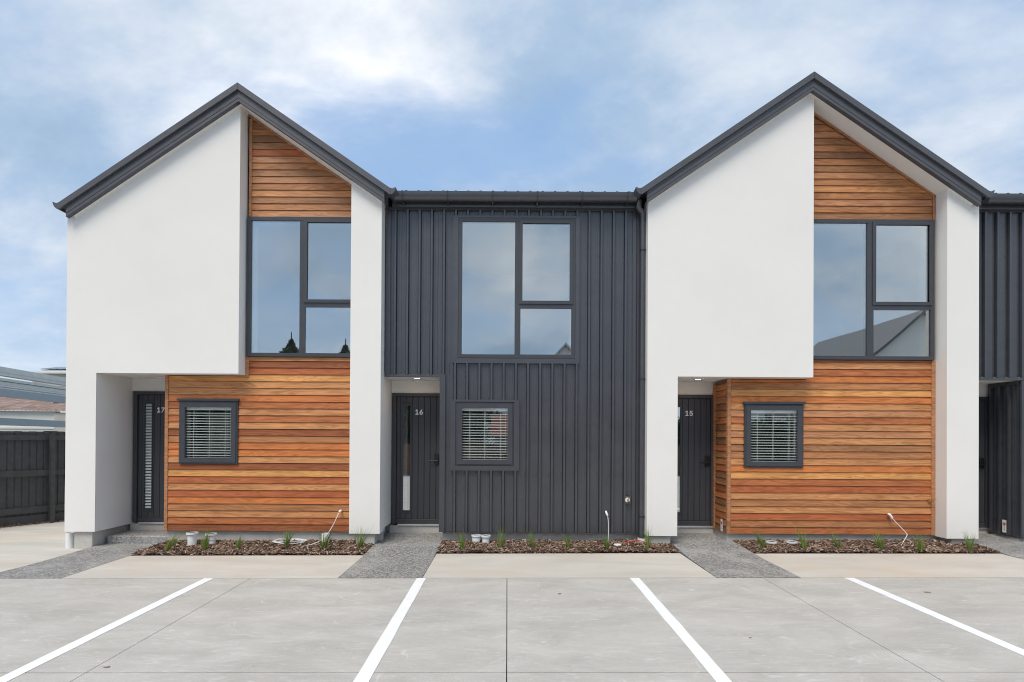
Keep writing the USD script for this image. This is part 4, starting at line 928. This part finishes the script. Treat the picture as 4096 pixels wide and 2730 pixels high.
# ------------------------------------------------------------------ left background
fa, fb = np.array([X(0, 10.2), 10.2]), np.array([X(262, 11.1), 11.1]); fd = (fb - fa) / np.linalg.norm(fb - fa); fn = np.array([fd[1], -fd[0]])
ang = math.atan2(fd[1], fd[0])
def fbox(s0, s1, d0, d1, z0, z1):
    """box along the fence: s along it, d towards the camera side"""
    m = bx(s0, s1, d0, d1, z0, z1); m.apply_transform(trimesh.transformations.rotation_matrix(ang, (0, 0, 1)))
    m.apply_translation((fa[0], fa[1], 0)); return m
def fpal(s0, s1, z1):
    m = prism_z([(s0, .018), (s0, .010 - .018), (s0 + .009, -.018 + .004), (s0 + .012, -.018), (s1 - .012, -.018), (s1 - .009, -.014), (s1, -.008), (s1, .018)][::-1], -.04, z1)
    m.apply_translation((0, .018, 0)); m.apply_transform(trimesh.transformations.rotation_matrix(ang, (0, 0, 1))); m.apply_translation((fa[0], fa[1], 0)); return m
fence = thing("fence", "black stained timber paling fence left of the white house", "fence", (fa[0], fa[1], -.1))
L_ = np.linalg.norm(fb - fa); sp = L_ / 262 * 29
k = -16
while k * sp < L_ + 3:
    s0 = k * sp; dz = random.uniform(-.008, .008)
    part(fence, "paling", fpal(s0 + .0006, s0 + sp - .0006, 1.655 + dz), fencem); k += 1
for v in ((1741, 1762), (1886, 1911), (2037, 2062)):
    za, zb_ = Z(v[1], 10.28, 60), Z(v[0], 10.28, 60); part(fence, "rail", fbox(-2.2, L_ + 3, -.045, -.002, za, zb_), fencem)
part(fence, "base_board", fbox(-2.2, L_ + 3, -.03, -.002, -.2, Z(2068, 10.4, 100)), fencem)
for s in (L_ * .76, L_ * .76 + 2.4, L_ * .76 - 2.0): part(fence, "post", fbox(s - .036, s + .036, -.125, -.046, -.2, 1.60), fencem)
r = np.random.default_rng(9); V = []; mbk = MB()
for k in range(420):
    s, d = r.uniform(-2, L_ + 1.5), -r.uniform(.02, .17); q = fa + fd * s + np.array([fd[1], -fd[0]]) * (-d)
    b = bx(-.02, .02, -.007, .007, 0, .006); b.apply_transform(trimesh.transformations.euler_matrix(r.normal(0, .4), r.normal(0, .4), r.uniform(0, 6.28))); b.apply_translation((q[0], q[1], zdrive(q[0], q[1]) + r.uniform(.0, .03))); mbk.add(b)
single("bark_mulch", mbk, chipm, tone=np.repeat(r.random(420), 8), label= "thin strip of bark chips at the foot of the black fence", cat="bark mulch", kind="stuff")
# steel carport frame beyond the fence
ca, cb = np.array([X(0, 11.6), 11.6]), np.array([X(262, 13.8), 13.8]); cd = (cb - ca) / np.linalg.norm(cb - ca); cang = math.atan2(cd[1], cd[0])
def cbeam(z0, z1, d0, d1, s0=-3, s1=9):
    m = bx(s0, s1, d0, d1, z0, z1); m.apply_transform(trimesh.transformations.rotation_matrix(cang, (0, 0, 1))); m.apply_translation((ca[0], ca[1], 0)); return m
cz = lambda v: Z(v, 11.6, 0)
car = thing("carport_frame", "grey galvanised steel carport frame behind the black fence", "carport", (ca[0], ca[1], 0))
part(car, "gutter_beam", MB().add(cbeam(cz(1481), cz(1467), -.02, .1), cbeam(cz(1503), cz(1482), -.045, .1), cbeam(cz(1490), cz(1487.5), -.052, -.046)), steel)
part(car, "purlin", MB().add(cbeam(cz(1523), cz(1512), -.02, .1), cbeam(cz(1540), cz(1525), .0, .1), cbeam(cz(1548), cz(1541), -.02, .1), cbeam(cz(1556), cz(1550), -.03, .1)), steel)
part(car, "beam", cbeam(cz(1587), cz(1557), -.06, .08), bluesteel)
part(car, "beam", cbeam(cz(1702), cz(1672.5), -.06, .06), bluesteel)
for s in (-2.6, 8.6): part(car, "post", cbeam(-.2, cz(1587), -.05, .06, s, s + .1), bluesteel)
# shed with rusty roof
sy = 18.5
shed = thing("shed", "low white shed with a rusty corrugated roof behind the fence", "shed", (-17, sy, 0))
xs0, xs1 = X(-420, sy), X(223, sy)
part(shed, "wall", bx(xs0, xs1, sy, sy + .2, -.5, Z(1645.5, sy, 120)), offwhite)
part(shed, "wall_panel", bx(xs0, xs1, sy - .03, sy - .001, Z(1716, sy, 120), Z(1708, sy, 120)), offwhite)
part(shed, "pillar", bx(xs1 + .003, X(262, sy) + .5, sy - .05, sy + .3, -.5, Z(1652, sy, 240)), foundm)
ns_ = 60; rx0, rx1 = xs0 - .3, xs1 + 2.5
zz0, zz1 = Z(1644, sy, 120), Z(1545, sy + 7, 120)
P = []
for k in range(ns_ * 4 + 1):
    xx = rx0 + (rx1 - rx0) * k / (ns_ * 4); P.append((xx, .012 * math.sin(k * math.pi / 2)))
V, F = [], []
for (xx, dz) in P: V += [(xx, sy - .12, zz0 + dz), (xx, sy + 7, zz1 + dz)]
for k in range(len(P) - 1): a = 2 * k; F += [(a, a + 2, a + 3), (a, a + 3, a + 1)]
part(shed, "roof", trimesh.Trimesh(np.array(V), np.array(F), process=False), rust)
fp = at(223, 1633, sy + 1.6); part(shed, "flue", cyl((fp[0], fp[1], fp[2] - .1), .07, .5, 14), barkm)
# far white house with solar panels
hy = 44.0
far = thing("neighbour_house", "distant white house with solar panels above the carport frame", "house", (X(190, hy), hy, 0))
fx0, fx1 = X(112, hy), X(700, hy); ze = Z(1488, hy, 200)
part(far, "wall", bx(fx0, fx1, hy + .4, hy + 9, -.5, ze - .05), offwhite)
V = np.array([(fx0 - .2, hy, ze), (fx1, hy, ze), (fx1, hy + 5, ze + 1.1), (fx0 + 1.2, hy + 5, ze + 1.1), (fx0 - .2, hy, ze - .12), (fx1, hy, ze - .12), (fx1, hy + 5, ze + .98), (fx0 + 1.2, hy + 5, ze + .98)], float)
part(far, "roof", trimesh.convex.convex_hull(V), steel)
part(far, "gutter", bx(fx0 - .2, fx1, hy - .12, hy - .002, ze - .14, ze - .02), offwhite)
for k in range(6):
    a = X(172 + k * 28, hy + 1.2); m = bx(a, a + .48, 0, 1.6, 0, .05); m.apply_transform(trimesh.transformations.rotation_matrix(.216, (1, 0, 0))); m.apply_translation((0, hy + 1.0, ze + .30)); part(far, "solar_panel", m, solar)

# ------------------------------------------------------------------ across the yard (seen reflected in the glass)
def gable_house(x0, x1, y0, y1, ze_, zp, label, wallm, roofm, along="y"):
    t = thing("gable_house", label, "house", ((x0 + x1) / 2, (y0 + y1) / 2, -.5)); xm = (x0 + x1) / 2
    part(t, "wall", prism([(x0, -.5), (x1, -.5), (x1, ze_), (xm, zp), (x0, ze_)], y0, y1), wallm)
    for s, xe_ in ((-1, x0), (1, x1)):
        sl2 = (zp - ze_) / (xm - x0)
        part(t, "roof", prism([(xm, zp + .02), (xm, zp + .2), (xe_ + s * .4, ze_ - .4 * sl2 + .2), (xe_ + s * .4, ze_ - .4 * sl2 + .02)], y0 - .3, y1 + .3), roofm)
    for f in (.28, .68):
        xx = x0 + f * (x1 - x0); part(t, "window", ring_xz(xx - .8, xx + .8, 3.2, 4.8, .08, y1 + .002, y1 + .05), joinery); part(t, "pane", bx(xx - .72, xx + .72, y1 + .003, y1 + .02, 3.28, 4.72), solar)
    return t
gable_house(18.3, 26.3, -24, -14, 5.0, 8.4, "white gabled house across the yard reflected in the right upper window", plaster, roof_metal)
gable_house(2.2, 6.4, -34, -26, 6.2, 8.6, "pale gabled house across the yard reflected in the middle upper window", plaster, steel)
rh = thing("low_house", "low house with a red tiled roof reflected in the middle lower window", "house", (1.4, -24, -.5))
part(rh, "wall", bx(-.9, 4.2, -28, -22.2, -.5, 1.9), offwhite)
part(rh, "roof", prism_x([(-21.8, 1.82), (-25.1, 3.3), (-28.4, 1.82), (-28.4, 1.72), (-25.1, 3.2), (-21.8, 1.72)][::-1], -1.2, 4.5), redtile)
part(rh, "window", bx(1.2, 2.4, -22.199, -22.15, .9, 1.7), solar)
def hedge(x0, x1, h, n, label, seed):
    hd = thing("hedge", label, "hedge", ((x0 + x1) / 2, -16.5, -.5)); r_ = np.random.default_rng(seed); V, F = [], []
    for k in range(n):
        c_ = np.array([r_.uniform(x0, x1), -16.5 + r_.uniform(-.7, .7), r_.uniform(-.4, h)]); c_[2] *= 1 - .12 * math.sin(c_[0] * 2.1) ** 2
        d1 = r_.normal(0, 1, 3); d2 = r_.normal(0, 1, 3); q_ = .07 + .08 * r_.random(); d1 *= q_ / np.linalg.norm(d1); d2 *= q_ * .6 / np.linalg.norm(d2); o = len(V)
        V += [c_ - d1, c_ + d2, c_ + d1, c_ - d2]; F += [(o, o + 1, o + 2), (o, o + 2, o + 3)]
    part(hd, "foliage", trimesh.Trimesh(np.array(V), np.array(F), process=False), needlem, tone=np.repeat(r_.random(n), 4))
    part(hd, "stem", bx(x0 + .1, x1 - .1, -16.7, -16.3, -.5, h * .87), needlem)
hedge(-25, -1.3, 4.3, 16000, "tall dark hedge across the yard reflected in the glass of door 16", 77)
hedge(7.0, 17.8, 3.0, 6000, "lower dark hedge across the yard reflected in the window by door 15", 78)
bf = thing("fence", "brown paling fence across the yard reflected in the lower windows", "fence", (0, -12, 0))
for k in range(110): part(bf, "paling", bx(-11 + k * .2, -11 + k * .2 + .19, -12, -11.98, -.3, 1.25 + random.uniform(-.02, .02)), brownfence)
part(bf, "rail", bx(-11, 11, -11.979, -11.93, .9, 1.0), brownfence)
def conifer(x, y, h, rad, seed, label):
    r = np.random.default_rng(seed); t = thing("conifer_tree", label, "tree", (x, y, -.5))
    part(t, "trunk", tube([(x, y, -.5), (x, y, h * .5), (x, y, h)], [.25, .16, .03], 8), barkm); V, F = [], []
    for k in range(6500):
        f = r.random() ** .8; z = -.3 + h * (.12 + .86 * f); R_ = rad * (1 - f) ** .65 * (.25 + .75 * r.random()) * (1 + .4 * math.sin(z * 5 + seed)); a = r.uniform(0, 6.28)
        c_ = np.array([x + R_ * math.cos(a), y + R_ * math.sin(a), z - R_ * .25]); s = .07 + .09 * r.random()
        d1 = r.normal(0, 1, 3); d2 = r.normal(0, 1, 3); d1 *= s / np.linalg.norm(d1); d2 *= s * .5 / np.linalg.norm(d2); o = len(V)
        V += [c_ - d1, c_ + d2, c_ + d1, c_ - d2]; F += [(o, o + 1, o + 2), (o, o + 2, o + 3)]
    part(t, "crown", trimesh.Trimesh(np.array(V), np.array(F), process=False), needlem, tone=np.repeat(r.random(6500), 4))
for i, (x, y, h, rad, lb) in enumerate(((-20.5, -20, 8.9, 3.2, "dark conifer, leftmost reflected in the left upper window"), (-14.3, -21, 8.5, 3.0, "dark conifer, second from left reflected in the left upper window"),
                                       (-11.0, -22, 8.3, 2.9, "dark conifer, third reflected in the left upper window"), (-7.0, -21, 6.2, 3.4, "dark conifer reflected in the glass of door 16"),
                                       (-2.5, -33, 6.4, 4.0, "low dark conifer behind the red roofed house"), (9.5, -24, 6.4, 4.0, "dark bushy conifer beside the pale gabled house"))):
    conifer(x, y, h, rad, 40 + i, lb)

GROUPS = {"townhouse": "townhouses of the terrace", "grass_plant": "grass plants in the garden beds", "vent_pipe": "white vent pipes by the foundations", "white_cable": "white cables on the facades",
          "garden_tap": "garden taps", "warning_label": "danger labels by the entries", "conifer_tree": "conifers across the yard", "leaf_litter": "leaf scraps on the concrete", "gable_house": "gabled houses across the yard"}
for p_ in stage.GetPrimAtPath("/World").GetChildren():
    for g_, t_ in GROUPS.items():
        if p_.GetName() == g_ or p_.GetName().startswith(g_ + "_0"): p_.SetCustomDataByKey("group", t_)
